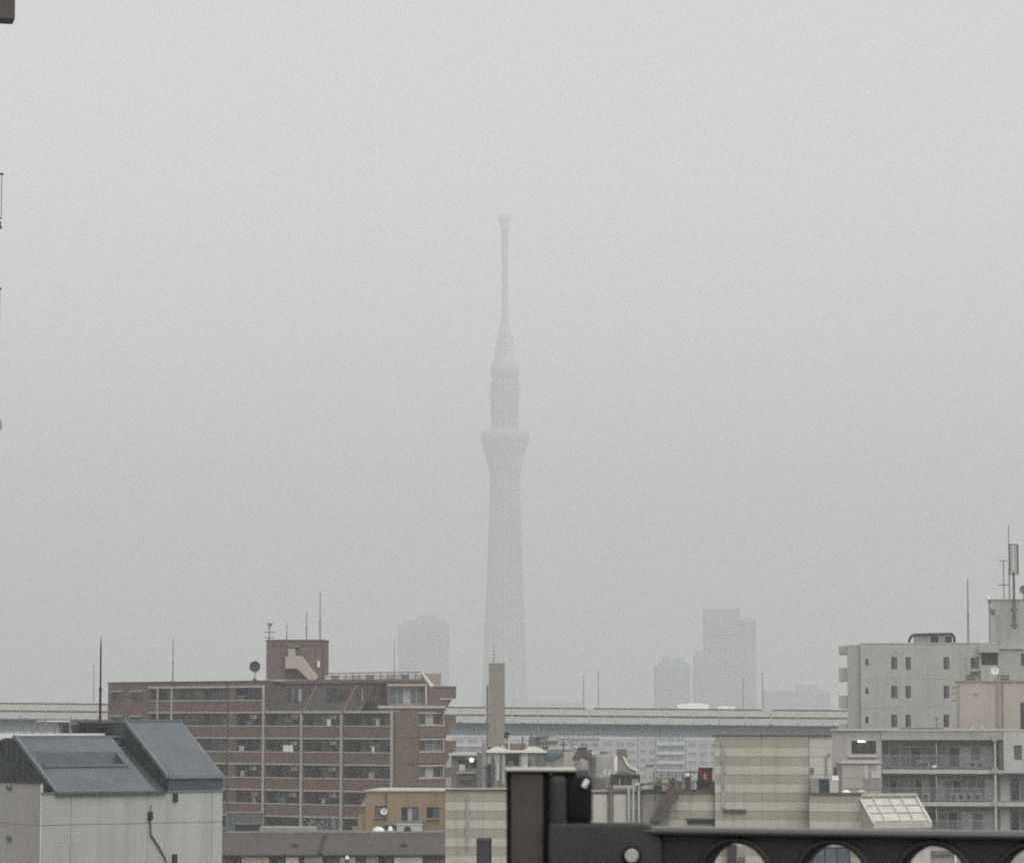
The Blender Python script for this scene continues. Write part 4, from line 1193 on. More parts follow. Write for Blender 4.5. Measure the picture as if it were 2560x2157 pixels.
part('bracket', MB().box(x - 0.05, x + 0.05, -0.12, 0.0, z - 0.05, z + 0.2), m_dark, FA, t)

# ================================================================== STRIPED BEIGE BUILDING
FSb = Frame(1700, 180, -4)
sb = thing('striped_building', 'beige building clad in alternating light and dark horizontal bands', 'building', FSb)
PERIOD = 22.2 / (FPX / 180)
ZTALL = FSb.Z(1900, 1840)
def banded(px0, px1, ztop, y, mA, mB, nm='cladding_band', zlow=8.0, depth=0.12, holes=()):
    """each band of the cladding a board of its own, cut round the openings"""
    u0, u1 = FSb.X(px0, y), FSb.X(px1, y)
    k = 0
    while True:
        za = ZTALL + PERIOD * 0.73 - PERIOD * k
        zb_ = za - PERIOD
        k += 1
        if za <= zlow: break
        if zb_ >= ztop: continue
        za = min(za, ztop)
        segs = [(u0, u1)]
        for h in holes:
            if h[2] < za - 0.02 and h[3] > zb_ + 0.02:
                new = []
                for s_ in segs:
                    if h[1] <= s_[0] or h[0] >= s_[1]: new.append(s_)
                    else:
                        if h[0] - s_[0] > 0.05: new.append((s_[0], h[0]))
                        if s_[1] - h[1] > 0.05: new.append((h[1], s_[1]))
                segs = new
        for s0_ in segs:
          dark = k % 2 == 0
          np_ = max(1, int(round((s0_[1] - s0_[0]) / 2.4)))
          for ip in range(np_):
            s_ = (s0_[0] + (s0_[1] - s0_[0]) * ip / np_ + 0.006, s0_[0] + (s0_[1] - s0_[0]) * (ip + 1) / np_ - 0.006)
            part(nm, MB().box(s_[0], s_[1], y - (0.035 if dark else 0.05), y + depth, zb_ + 0.008, za - 0.004), mB if dark else mA, FSb, sb)
# tall box
UT0, UT1, UT2 = FSb.X(1786), FSb.X(2021), FSb.X(2079)
part('tall_wall', MB().box(UT0 + 0.02, UT2 - 0.02, 0.13, 6, 0, ZTALL - 0.01), m_beigeB, FSb, sb)
banded(1786, 2021, ZTALL, 0.0, m_beigeA, m_beigeB)
banded(2021.6, 2079, ZTALL, 0.05, m_beigeC, m_beigeC, 'side_cladding_band')
part('tall_coping', MB().box(UT0 - 0.12, UT2 + 0.02, -0.12, 6.1, ZTALL + 0.002, ZTALL + 0.10), m_coping, FSb, sb)
# low wings: left of the post and right of it
ZL = FSb.Z(1500, 1984)
def wing(px0, px1, ytop, y, holes=(), mA=m_beigeA, mB=m_beigeB, depth=9, cop=True):
    u0, u1 = FSb.X(px0, y), FSb.X(px1, y)
    zt = FSb.Z((px0 + px1) / 2, ytop, y)
    part('wing_wall', MB().shell(u0 + 0.01, u1 - 0.01, 0, zt - 0.01, y + 0.13, y + depth, holes, 0.2), mB, FSb, sb)
    banded(px0, px1, zt, y, mA, mB, holes=holes)
    if cop: part('wing_coping', MB().box(u0, u1, y - 0.12, y + 0.35, zt + 0.002, zt + 0.11).box(u0, u1, y + 0.36, y + depth, zt - 0.2, zt - 0.05), m_coping, FSb, sb)
    return zt
hA = [FSb.rect(1191, 1229, 2098, 2190, -1.0)]
wing(1114, 1300, 1977, -1.0, hA)
window(FSb, sb, *hA[0], -0.84, m_bronze, 1, [m_glass])
hB = [FSb.rect(1718, 1841, 2048, 2060, 0.4)]
hB += [FSb.rect(1764, 1800, 2136, 2210, 0.4)]
wing(1300.5, 1785, 1982, 0.4, hB)
q = hB[0]
part('vent_slot', MB().box(q[0], q[1], 0.62, 0.66, q[2], q[3]), m_coping, FSb, sb)
part('slot_hood', MB().box(q[0] - 0.06, q[1] + 0.06, 0.18, 0.33, q[3] + 0.01, q[3] + 0.1), m_conc_d, FSb, sb)
window(FSb, sb, *hB[1], 0.55, m_alu, 2, [m_glass_b, m_curtain])
hC = [FSb.rect(2030, 2126, 2116, 2240, -0.1)]
wing(2021.8, 2152, 1986, -1.6, hC[:0], depth=1.4)
# sliding window below the tall box (seen through the second ring)
q = FSb.rect(2030, 2126, 2116, 2240, -1.7)
window(FSb, sb, *q, -1.75, m_charcoal, 3, [m_glass_b], 0.07)
# ledge and lower projection below the tall box, dark pipe
q = FSb.rect(1808, 1866, 2022, 2028)
part('ledge', MB().box(q[0], q[1], -0.22, -0.06, q[2], q[3]), m_coping, FSb, sb)
q = FSb.rect(1803, 1812, 1850, 2020)
for z0q in range(6):
    zz = q[2] + (q[3] - q[2]) * z0q / 6
    part('leader_pipe', MB().box(q[0] - 0.02 + 0.05 * (z0q % 2), q[1] + 0.02 - 0.03 * (z0q % 3), -0.10 - 0.01 * (z0q % 2), -0.052, zz + 0.01, zz + (q[3] - q[2]) / 6 - 0.01), m_stain, FSb, sb)
q = FSb.rect(1818, 1842, 2110, 2300)
part('dark_column', MB().box(q[0], q[1], -0.5, -0.08, q[2], q[3]), m_charcoal, FSb, sb)
q = FSb.rect(1847, 1858, 2140, 2300)
part('meter_box', MB().box(q[0], q[1] + 0.1, -0.25, -0.08, q[2], q[3]), m_conc_d, FSb, sb)
q = FSb.rect(1166, 1186, 1988, 2120, -1.1)
part('leader_pipe', MB().box(q[0], q[0] + 0.12, -1.16, -1.055, q[2], q[3]), m_stain, FSb, sb)
# concrete faced part right of the post
for i, (a, b) in enumerate(((1484, 1518), (1534, 1566), (1606, 1636), (1640, 1672))):
    q = FSb.rect(a, b, 1986, 2090, 0.3)
    part('concrete_panel', MB().box(q[0], q[1], 0.24, 0.345, q[2], q[3]), m_beigeC if i < 2 else m_conc, FSb, sb)
for a, r_ in ((1527, 0.11), (1572, 0.09), (1600, 0.07)):
    q = FSb.rect(a - 2, a + 2, 1966, 2090, 0.1)
    xc = (q[0] + q[1]) / 2
    part('vent_pipe', MB().tube((xc, 0.1, q[2]), (xc, 0.1, q[3]), r_, k=12), m_conc_d if a != 1572 else m_alu, FSb, sb)
# white hooked pipes at the roof edge
q0 = FSb.rect(1578, 1600, 1958, 2060, 0.0)
for xo in (1583, 1597):
    x, z = FSb.hit(xo, 1960, -0.05)
    part('hooked_pipe', MB().path([(x, -0.05, z - 2.4), (x, -0.05, z - 0.35), (x + 0.08, -0.05, z - 0.08), (x + 0.26, 0.2, z), (x + 0.3, 0.9, z)], 0.06, 10), m_slab, FSb, sb)
# slanting dark duct
pts = [FSb.hit(1440 + x / 4.335, 1750 + y / 4.335, -0.6) for x, y in ((800, 1305), (940, 1305), (1030, 1150), (1108, 1070), (1108, 985), (1040, 930), (975, 960), (985, 990))]
part('slanting_duct', MB().prism(pts, -0.6, 0.2), m_rust, FSb, sb)
pts = [FSb.hit(1440 + x / 4.335, 1750 + y / 4.335, -0.6) for x, y in ((700, 900), (960, 895), (1045, 925), (1035, 950), (950, 915), (700, 918))]
part('duct_elbow', MB().prism(pts, -0.3, 0.5), m_coping, FSb, sb)
# sloping glazed lean-to roof at the right end: each white pane a piece
FL = Frame(2184, 176.5, 24)
A_, B_, C_, D_ = (2147, 1988), (2284, 1981), (2323, 2046), (2184, 2056)
x_d, z_d = FL.hit(*D_)
x_c = FL.X(C_[0])
y_a, z_a = FL.side(A_[0], A_[1], x_d)
part('lean_to_body', MB().prism_x([(0.0, 0), (0.0, z_d - 0.06), (y_a, z_a - 0.06), (y_a + 0.2, z_a - 0.06), (y_a + 0.2, 0)], x_d + 0.02, x_c - 0.02), m_beigeA, FL, sb)
cols, rows = [0.0, 0.22, 0.50, 0.72, 1.0], [0.06, 0.36, 0.64, 0.92]
for i in range(4):
    for j in range(3):
        s0, s1 = rows[j] + 0.012, rows[j + 1] - 0.012
        xa, xb = x_d + (x_c - x_d) * cols[i] + 0.02, x_d + (x_c - x_d) * cols[i + 1] - 0.02
        def pt(x, s, h): return (x, y_a * s - h * 0.6, z_d + (z_a - z_d) * s + h)
        h = random.uniform(-0.03, -0.005)
        part('roof_pane', MB().quad(pt(xa, s0, h), pt(xb, s0, h), pt(xb, s1, h), pt(xa, s1, h)).quad(pt(xa, s0, h), pt(xa, s0, h - 0.03), pt(xb, s0, h - 0.03), pt(xb, s0, h)), m_panel, FL, sb)
bars = MB()
for s in rows:
    bars.quad(*[(x, y_a * ss - 0.02, z_d + (z_a - z_d) * ss + 0.025) for x, ss in ((x_d, s - 0.016), (x_c, s - 0.016), (x_c, s + 0.016), (x_d, s + 0.016))])
for i, c in enumerate(cols):
    xx = x_d + (x_c - x_d) * c
    w_ = 0.10 if i in (0, 4) else 0.03
    bars.quad((xx - w_, -0.02, z_d + 0.03), (xx + w_, -0.02, z_d + 0.03), (xx + w_, y_a - 0.02, z_a + 0.03), (xx - w_, y_a - 0.02, z_a + 0.03))
part('glazing_bars', bars, m_apt_l, FL, sb)
part('lean_to_rim', MB().box(x_d - 0.06, x_c + 0.06, y_a - 0.2, y_a + 0.1, z_a - 0.04, z_a + 0.10).box(x_d - 0.06, x_c + 0.06, -0.1, -0.01, z_d - 0.32, z_d + 0.04), m_apt_l, FL, sb)

rc = random.Random(5)
for i in range(30):
    px = rc.uniform(1488, 1775)
    yd = rc.uniform(0.9, 6.0)
    x, z = FSb.hit(px, 1983, 0.4)
    kind_ = rc.choice(['box', 'pipe', 'pipe', 'run', 'slab'])
    mm = rc.choice([m_conc_d, m_rust, m_charcoal, m_conc, m_apt, m_stain])
    if kind_ == 'box':
        w_, h_ = rc.uniform(0.25, 0.8), rc.uniform(0.3, 0.9)
        part('roof_unit', MB().box(x, x + w_, yd, yd + 0.5, z - 0.05, z + h_).box(x - 0.03, x + w_ + 0.03, yd - 0.03, yd + 0.53, z + h_ + 0.002, z + h_ + 0.04), mm, FSb, sb)
    elif kind_ == 'pipe':
        h_ = rc.uniform(0.4, 1.2)
        part('stack_pipe', MB().tube((x, yd, z - 0.05), (x, yd, z + h_), 0.035).tube((x, yd, z + h_), (x, yd, z + h_ + 0.07), 0.07), mm, FSb, sb)
    elif kind_ == 'run':
        part('pipe_run', MB().tube((x, yd, z + 0.15), (x + rc.uniform(0.6, 1.8), yd, z + 0.15), 0.04), mm, FSb, sb)
    else:
        part('roof_plinth', MB().box(x, x + rc.uniform(0.5, 1.2), yd, yd + 0.7, z - 0.05, z + 0.2), mm, FSb, sb)

# ---- things standing on the striped building's roofs
FK = Frame(1600, 187, 0)
boxthing('plastic_crate', 'faded red crate stacked on a navy bin by the striped wall', 'crate', FK, 1748, 1781, 1919, 1950, 0, 0.7, m_red,
         lambda t, q: (part('rim', MB().box(q[0] - 0.03, q[1] + 0.03, -0.03, 0.73, q[3] - 0.1, q[3] + 0.02), m_red, FK, t), part('hand_hole', MB().box(q[0] + 0.25, q[0] + 0.5, -0.012, -0.004, q[2] + 0.05, q[2] + 0.4), m_pink, FK, t)))
boxthing('storage_bin', 'navy storage bin under the faded red crate', 'bin', FK, 1743, 1781, 1951, 1976, 0, 0.75, m_navy,
         lambda t, q: part('lid', MB().box(q[0] - 0.03, q[1] + 0.03, -0.04, 0.78, q[3] - 0.06, q[3] + 0.01), m_navy, FK, t))
domething(FK, 1720, 1936, 15, 16, 0.3, 'small bright white cap left of the faded red crate', m_white)
boxthing('vent_box', 'beige box vent on the roof right of the brown hooded flue', 'vent', FK, 1616, 1634, 1914, 1940, 0.5, 0.6, m_apt_l,
         lambda t, q: part('cap', MB().box(q[0] - 0.05, q[1] + 0.05, 0.45, 1.15, q[3] + 0.003, q[3] + 0.07), m_conc_d, FK, t))
# rail fence with things behind it
t = thing('roof_railing', 'grey pipe railing with cloth bundles on the roof left of the red crate', 'railing', FK, (FK.X(1690), 0.2, FK.Z(1690, 1976)))
xa, xb = FK.X(1634), FK.X(1745)
zt_, zb_ = FK.Z(1690, 1929), FK.Z(1690, 1977)
mb = MB().tube((xa, 0.2, zt_), (xb, 0.2, zt_), 0.035).tube((xa, 0.2, (zt_ + zb_) / 2), (xb, 0.2, (zt_ + zb_) / 2), 0.025)
part('rail', mb, m_conc_d, FK, t)
for i in range(7):
    x = xa + (xb - xa) * i / 6
    part('post', MB().tube((x, 0.2, zb_ - 0.1), (x, 0.2, zt_), 0.03), m_conc_d, FK, t)
for i in range(11):
    x = xa + 0.1 + (xb - xa - 0.5) * i / 11
    h = random.uniform(0.5, 0.95)
    m_ = [m_conc, m_curtain_d, m_apt, m_slab, m_conc_d, m_roofmauve][i % 6]
    bx0 = MB()
    for j in range(4):
        a = x + 0.06 * j
        bx0.prism([(a, zb_ - 0.05), (a + 0.055, zb_ - 0.05), (a + 0.05, zb_ + h - 0.05 * j), (a, zb_ + h - 0.03 * (j % 2))], 0.32 + 0.03 * (j % 2), 0.5)
    part('cloth_bundle', bx0, m_, FK, t)
# hooded flue with its brown sail-shaped base
t = thing('flue', 'brown hooded flue with a flared base on the central roof', 'flue', FK, (FK.X(1557), 1.0, FK.Z(1557, 1940)))
q = FK.rect(1543, 1567, 1872, 1888, 1.0)
part('hood', MB().box(q[0], q[1], 0.8, 1.5, q[2], q[3]).box(q[0] + 0.1, q[1] + 0.06, 0.75, 1.4, q[2] - 0.12, q[2] - 0.003), m_conc_d, FK, t)
part('flared_base', MB().prism([FK.hit(*p_, 1.0) for p_ in ((1545, 1890), (1556, 1890), (1566, 1910), (1577, 1920), (1590, 1928), (1590, 1942), (1540, 1942), (1545, 1920))], 0.8, 1.3), m_tower, FK, t)
part('white_flashing', MB().prism([FK.hit(*p_, 0.78) for p_ in ((1556, 1890), (1560, 1890), (1568, 1906), (1580, 1917), (1595, 1922), (1595, 1926), (1577, 1921), (1566, 1911))], 0.70, 0.79), m_tarp, FK, t)
q = FK.rect(1536, 1543, 1892, 1926, 1.0)
part('white_strip', MB().box(q[0], q[1], 0.85, 1.0, q[2], q[3]), m_white, FK, t)
boxthing('roof_cover', 'dark tarred hump below the brown flue', 'roof cover', FK, 1528, 1600, 1936, 1962, 0.3, 1.5, m_charcoal,
         lambda t, q: part('rim', MB().prism([(q[0] + 0.2, q[3] + 0.002), (q[1] - 0.5, q[3] + 0.002), (q[1] - 0.9, q[3] + 0.22), (q[0] + 0.6, q[3] + 0.2)], 0.35, 1.6), m_conc_d, FK, t))
# water tank
FTk = Frame(1503, 236, 0)
x, z0t = FTk.hit(1503, 1965)
r_ = FTk.X(1534) - FTk.X(1503)
z1t = FTk.Z(1503, 1884)
t = thing('water_tank', 'round grey water tank on the central roof', 'tank', FTk, (x, 0, z0t))
part('tank', MB().lathe([(r_, z0t - 1), (r_, z0t + 0.6), (r_ * 1.02, z0t + 0.62), (r_ * 1.02, z0t + 0.7), (r_, z0t + 0.72), (r_, z1t - 0.3), (r_ * 0.85, z1t - 0.08), (r_ * 0.3, z1t), (0.02, z1t)], (x, r_, 0), 'z', 28), m_conc, FTk, t, True)
part('hatch', MB().lathe([(0.28, z1t - 0.02), (0.28, z1t + 0.14), (0.22, z1t + 0.18)], (x + 0.2, r_, 0), 'z', 14), m_conc_d, FTk, t)
part('ladder', MB().tube((x - r_ * 0.75, r_ * 0.25, z0t), (x - r_ * 0.75, r_ * 0.25, z1t), 0.03).tube((x - r_ * 0.5, r_ * 0.05, z0t), (x - r_ * 0.5, r_ * 0.05, z1t), 0.03).tube((x - r_ * 0.75, r_ * 0.25, z0t + 1.2), (x - r_ * 0.5, r_ * 0.05, z0t + 1.2), 0.02).tube((x - r_ * 0.75, r_ * 0.25, z0t + 1.7), (x - r_ * 0.5, r_ * 0.05, z0t + 1.7), 0.02), m_conc_d, FTk, t)
domething(FTk, 1456, 1912, 34, 50, -0.6, 'smaller grey domed tank left of the round water tank', m_conc, name='water_tank', cat='tank')
dish(Frame(1518, 186), 1518, 1926, 10, 0, 1966, 'pale grey oval dish in front of the round water tank', m_slab, stand=m_conc)
t = thing('awning', 'dark tattered awning left of the round water tank', 'awning', FTk, (FTk.X(1450), -0.4, FTk.Z(1450, 1900)))
part('cloth', MB().prism([FTk.hit(*p_, -0.5) for p_ in ((1430, 1900), (1438, 1880), (1455, 1872), (1480, 1884), (1472, 1898), (1450, 1893), (1440, 1901))], -0.9, 0.4), m_rust, FTk, t)
part('pole', MB().tube((FTk.X(1466), -0.5, FTk.Z(1466, 1925)), (FTk.X(1466), -0.5, FTk.Z(1466, 1890)), 0.06), m_dark, FTk, t)
boxthing('roof_cabinet', 'dark cabinet with a pale front on the roof left of the white flats', 'cabinet', Frame(1356, 330), 1322, 1352, 1842, 1866, 0, 2.0, m_conc_d,
         lambda t, q: part('peak', MB().prism([(q[0] + 0.1, q[3] + 0.003), (q[0] + 0.5, q[3] + 0.003), (q[0] + 0.28, q[3] + 0.4)], 0.0, 0.6), m_conc_d, Frame(1356, 330), t))
t = boxthing('roof_canopy', 'grey canopy roof beside the dark cabinet', 'canopy', Frame(1370, 330), 1352, 1393, 1843, 1866, 0, 2.0, m_apt_l,
         lambda t, q: part('canopy_top', MB().box(q[0] - 0.3, q[1] + 0.1, -0.3, 2.2, q[3] - 0.55, q[3] - 0.3).box(q[0] - 0.5, q[0] + 0.8, -0.3, 2.2, q[3] + 0.003, q[3] + 0.18), m_conc_d, Frame(1370, 330), t))
q = Frame(1440, 330).rect(1300, 1480, 1866, 1990)
t = thing('low_building', 'plain grey block hidden behind the cream roof sheets', 'building', Frame(1440, 330))
part('wall', MB().box(q[0], q[1], -0.4, 8, 0, q[3] - 0.003), m_conc, Frame(1440, 330), t)
part('roof_edge', MB().box(q[0] - 0.1, q[1] + 0.1, -0.5, -0.41, q[3] - 0.3, q[3] + 0.05), m_slab, Frame(1440, 330), t)
# wire fence above the white flats
FWf = Frame(1450, 569)
t = thing('roof_railing', 'thin wire railing on the roof of the white fronted flats', 'railing', FWf, (0, 0, FWf.Z(1450, 1846)))
mb = MB()
xa, xb = FWf.X(1396), FWf.X(1496)
zt_, zb_ = FWf.Z(1450, 1838), FWf.Z(1450, 1842)
mb.tube((xa, 0.3, zt_), (xb, 0.3, zt_), 0.05)
part('rail', mb, m_conc_d, FWf, t)
for i in range(9):
    x = xa + (xb - xa) * i / 8
    part('post', MB().tube((x, 0.3, zb_ - 0.6), (x, 0.3, zt_), 0.045), m_conc_d, FWf, t)
# grey cabinet right of the tall box
FK2 = Frame(2060, 178.6, -4)
boxthing('roof_cabinet', 'grey cabinet with a dark open door right of the tall striped wall', 'cabinet', FK2, 2028, 2074, 1945, 1980, 0, 0.9, m_conc,
         lambda t, q: part('open_door', MB().box(q[0] + 0.45, q[0] + 0.97, -0.03, -0.003, q[2] + 0.02, q[3] - 0.04), m_navy, FK2, t))
boxthing('air_conditioner', 'pale upright unit beside the grey cabinet on the striped building', 'air conditioner', FK2, 2074.5, 2096, 1949, 1980, -0.1, 0.7, m_slab, None)
boxthing('chimney_pot', 'small dark pipe cap above the pale upright unit', 'pipe', FK2, 2085, 2091, 1918, 1938, 0.2, 0.2, m_charcoal,
         lambda t, q: part('base', MB().box(q[0] - 0.12, q[1] + 0.12, 0.1, 0.5, q[2] - 0.28, q[2] - 0.003), m_white, FK2, t))
domething(FK2, 2115, 1978, 23, 9, 0.0, 'white roof dome on the striped building, left of a duller one', m_white)
domething(FK2, 2153, 1978, 22, 9, 0.0, 'duller roof dome next to the sloping white panes', m_slab)
q = FSb.rect(2026, 2034, 1918, 1932)
part('wall_vent', MB().box(q[0], q[1], -0.12, 0.0, q[2], q[3]), m_conc_d, FSb, sb)
p0, p1, p2 = FSb.hit(2075, 1882), FSb.hit(2066, 1890), FSb.hit(2066, 1938)
part('gas_pipe', MB().path([(p0[0], -0.06, p0[1]), (p1[0], -0.06, p1[1]), (p2[0], -0.06, p2[1])], 0.05), m_conc, FSb, sb)

# ================================================================== GREY GREEN BUILDING AT RIGHT
FGn = Frame(2300, 322, -7)
gn = thing('apartment_building', 'grey green rendered building with small windows and stepped balconies at its left edge', 'building', FGn)
wr = []
for k in range(4):
    dy = 72 * k
    for a, b in ((2228, 2243), (2264, 2277), (2359, 2373)):
        wr.append(FGn.rect(a, b, 1642 + dy, 1673 + dy))
    wr.append(FGn.rect(2163.5, 2171, 1647 + dy, 1663 + dy))
w425 = [FGn.rect(2427, 2447, 1643 + 72 * k, 1671 + 72 * k) for k in range(1)]
rec = FGn.rect(2454, 2493, 1632, 1662)
x0g, x1g = FGn.X(2153), FGn.X(2497)
zt = FGn.Z(2300, 1609)
part('wall', MB().shell(x0g, x1g, 0, zt, 0, 12, wr + w425 + [rec], 0.22), m_mint, FGn, gn)
for i, h in enumerate(wr + w425):
    window(FGn, gn, *h, 0.08, m_bronze, 1 if h[1] - h[0] < 0.5 else 2, [m_glass, m_curtain_d] if i % 3 else [m_glass, m_glass_b], 0.05)
for h in wr:
    if h[1] - h[0] > 0.5 and abs(h[0] - FGn.X(2228)) < 0.1:
        part('small_vent', MB().lathe([(0.10, -0.1), (0.12, -0.02), (0.12, -0.003)], ((h[0] + h[1]) / 2 + 0.2, 0, h[3] + 0.55), 'y', 12), m_mint_d, FGn, gn)
part('side_wall', MB().box(FGn.X(2119), x0g - 0.01, 0.35, 11, 0, zt - 0.25), m_mint_d, FGn, gn)
part('roof_parapet', MB().box(x0g - 0.02, x1g, -0.05, 0.2, zt + 0.003, zt + 0.12), m_slab, FGn, gn)
part('roof_parapet', MB().box(FGn.X(2119) - 0.05, x0g - 0.03, 0.3, 0.5, zt - 0.24, zt - 0.05), m_mint, FGn, gn)
for i, (a, b) in enumerate(((1614, 1634), (1669, 1702), (1738, 1771), (1808, 1842))):
    q = FGn.rect(2097, 2119, a, b, 0.5)
    part('balcony', MB().box(q[0], FGn.X(2119) - 0.01, 0.5, 6, q[2], q[3]), m_mint_d, FGn, gn)
for k in (1, 2):
    z = FGn.Z(2300, 1697 + 72 * (k - 1))
    part('floor_joint', MB().box(x0g + 0.1, FGn.X(2390), -0.014, -0.003, z, z + 0.03), m_mint_d, FGn, gn)
q = FGn.rect(2426, 2449, 1677, 1681)
part('window_shelf', MB().box(q[0], q[1], -0.4, -0.003, q[2], q[3]), m_conc_d, FGn, gn)
part('recess_back', MB().box(rec[0], rec[1], 0.8, 0.9, rec[2], rec[3]), m_conc_d, FGn, gn)
q = FGn.rect(2446, 2496, 1613, 1631)
part('balcony_roof', MB().box(q[0], q[1], -0.9, -0.003, q[2], q[3]), m_mint_d, FGn, gn)
q = FGn.rect(2452, 2493, 1663, 1702)
part('balcony_front', MB().box(q[0], q[1], -0.85, -0.7, q[2], q[3]), m_mint, FGn, gn)
part('balcony_floor', MB().box(q[0], q[1], -0.69, -0.003, q[2], q[2] + 0.15), m_mint, FGn, gn)
q = FGn.rect(2414, 2418, 1640, 1710)
part('drain_pipe', MB().tube(((q[0] + q[1]) / 2, -0.07, q[2]), ((q[0] + q[1]) / 2, -0.07, q[3]), 0.05), m_slab, FGn, gn)
xr = FGn.X(2640)
rw = FGn.rect(2552, 2580, 1633, 1664)
part('right_wall', MB().shell(x1g + 0.01, xr, 0, FGn.Z(2520, 1620), -0.4, 11.5, [rw], 0.2), m_mint_d, FGn, gn)
window(FGn, gn, *rw, -0.3, m_bronze, 2, [m_glass, m_curtain_d])
q = FGn.rect(2499, 2640, 1616, 1622)
part('ledge', MB().box(q[0], q[1], -0.6, -0.41, q[2], q[3]), m_slab, FGn, gn)
q = FGn.rect(2477, 2640, 1499, 1625)
part('roof_tower', MB().box(q[0], q[1], 0.6, 8, q[2] + 0.15, q[3]), m_mint, FGn, gn)
part('tower_coping', MB().box(q[0] - 0.08, q[1], 0.5, 8.1, q[3] + 0.003, q[3] + 0.1), m_mint_d, FGn, gn)
q = FGn.rect(2497, 2500, 1535, 1610)
part('drain_pipe', MB().tube((q[0], 0.5, q[2]), (q[0], 0.5, q[3]), 0.05), m_mint_d, FGn, gn)
q = FGn.rect(2473, 2487, 1521, 1529)
part('corner_bracket', MB().prism([(q[0], q[3]), (q[1], q[3]), (q[1], q[2] - 0.15), (q[1] - 0.2, q[2] - 0.15)], 0.35, 0.58), m_conc_d, FGn, gn)
# rooftop equipment, rods, aerials
t = thing('rooftop_rack', 'dark rooftop rack of panels with slanting ends on the grey green building', 'roof rack', FGn, (FGn.X(2330), 2, zt))
pts = [FGn.hit(*p_, 2.0) for p_ in ((2272, 1605), (2276, 1592), (2284, 1586), (2380, 1584), (2386, 1592), (2386, 1605))]
mb = MB()
for y_ in (2.0, 3.4):
    for a, b in zip(pts, pts[1:]):
        mb.tube((a[0], y_, a[1]), (b[0], y_, b[1]), 0.13)
for a in pts[1:5]:
    mb.tube((a[0], 2.0, a[1]), (a[0], 3.4, a[1]), 0.06)
part('frame', mb, m_charcoal, FGn, t)
for i, (a, b, mm) in enumerate(((2284, 2324, m_conc), (2325, 2347, m_charcoal), (2348, 2361, m_conc), (2362, 2380, m_charcoal))):
    q = FGn.rect(a, b, 1588, 1604, 2.1)
    part('panel', MB().box(q[0], q[1], 2.12, 3.2, q[2] - 0.05, q[3] - 0.05 * (i % 2)), mm, FGn, t)
part('base_rail', MB().box(pts[0][0], pts[-1][0], 2.0, 3.4, zt - 0.05, zt + 0.09), m_dark, FGn, t)
rod(2421, 1607, 1443, 323, 0.11, 'tall plain rod on the grey green building beside its roof tower')
rod(2524, 1499, 1312, 324, 0.09, 'thin rod behind the framed mobile antenna', m_pole)
tv_antenna(2510, 1499, [(1402, 9, 2), (1462, 14, 6)], 1400, 324, 'two bar television aerial left of the framed mobile antenna', m_pole, 0.07)
f = Frame(2535, 320.2)
x, z0 = f.hit(2536, 1572)
t = thing('antenna_mast', 'dark mast carrying a tall framed mobile phone antenna at right', 'antenna', f, (x, 0, z0))
q = f.rect(2523, 2546, 1360, 1436)
part('mast', MB().tube((x, 0, z0), (x, 0, q[2] + 0.3), 0.13).tube((x, 0, z0), (x, 0, z0 + 3.0), 0.2), m_conc_d, f, t)
part('frame', MB().box(q[0], q[1], -0.15, 0.35, q[3] - 0.12, q[3]).box(q[0], q[1], -0.15, 0.35, q[2], q[2] + 0.1).box(q[0], q[0] + 0.12, -0.15, 0.35, q[2] + 0.1, q[3] - 0.12).box(q[1] - 0.12, q[1], -0.15, 0.35, q[2] + 0.1, q[3] - 0.12), m_conc_d, f, t)
for a, b in ((2528, 2533), (2536, 2541)):
    p = f.rect(a, b, 1366, 1430)
    part('antenna_panel', MB().box(p[0], p[1], 0.0, 0.2, p[2], p[3]), m_slab, f, t)
part('mast_bracket', MB().box(x - 0.3, x + 0.3, -0.05, 0.45, z0 + 0.3, z0 + 0.45).box(x - 0.3, x + 0.3, -0.05, 0.45, z0 + 1.9, z0 + 2.05), m_dark, f, t)
dish(Frame(2559, 324), 2559, 1474, 11, 0, 1499, 'dark dish cut by the right edge on the grey green roof tower', m_conc_d, stand=m_dark)
q = FGn.hit(2471, 1496, 0.5)
t = thing('roof_lamp', 'white globe at the left corner of the grey green roof tower', 'lamp', FGn, (q[0], 0.5, q[1]))
part('globe', MB().lathe([(0.02, -0.2), (0.16, -0.14), (0.22, 0), (0.16, 0.14), (0.02, 0.2)], (q[0], 0.4, q[1]), 'z', 16), m_white, FGn, t, True)
part('arm', MB().tube((q[0], 0.4, q[1] - 0.2), (q[0] + 0.3, 0.58, q[1] - 0.35), 0.04), m_conc_d, FGn, t)

# ================================================================== PINKISH BUILDING
FPk = Frame(2450, 298, -9)
pk = thing('house', 'pinkish beige rendered building with a flat roof in front of the grey green one', 'house', FPk)
q = FPk.rect(2391, 2640, 1704, 1840)
wv = [FPk.rect(2551, 2572, 1756, 1822), FPk.rect(2551, 2572, 1704.5, 1730)]
part('wall', MB().shell(q[0], q[1], 0, q[3], 0, 8, wv[:1], 0.2), m_pink, FPk, pk)
window(FPk, pk, *wv[0], 0.08, m_charcoal, 2, [m_glass])
part('coping', MB().box(q[0] - 0.2, q[1], -0.15, 8.1, q[3] + 0.003, q[3] + 0.1), m_pink_d, FPk, pk)
for a, b in ((2391, 2398), (2493, 2504)):
    p = FPk.rect(a, b, 1706, 1840)
    part('pilaster', MB().box(p[0], p[1], -0.22, -0.003, 0, p[3]), m_pink_d, FPk, pk)
p = FPk.rect(2508, 2512, 1704, 1840)
part('downpipe', MB().tube((p[0], -0.08, 0), (p[0], -0.08, p[3]), 0.05), m_pink_d, FPk, pk)
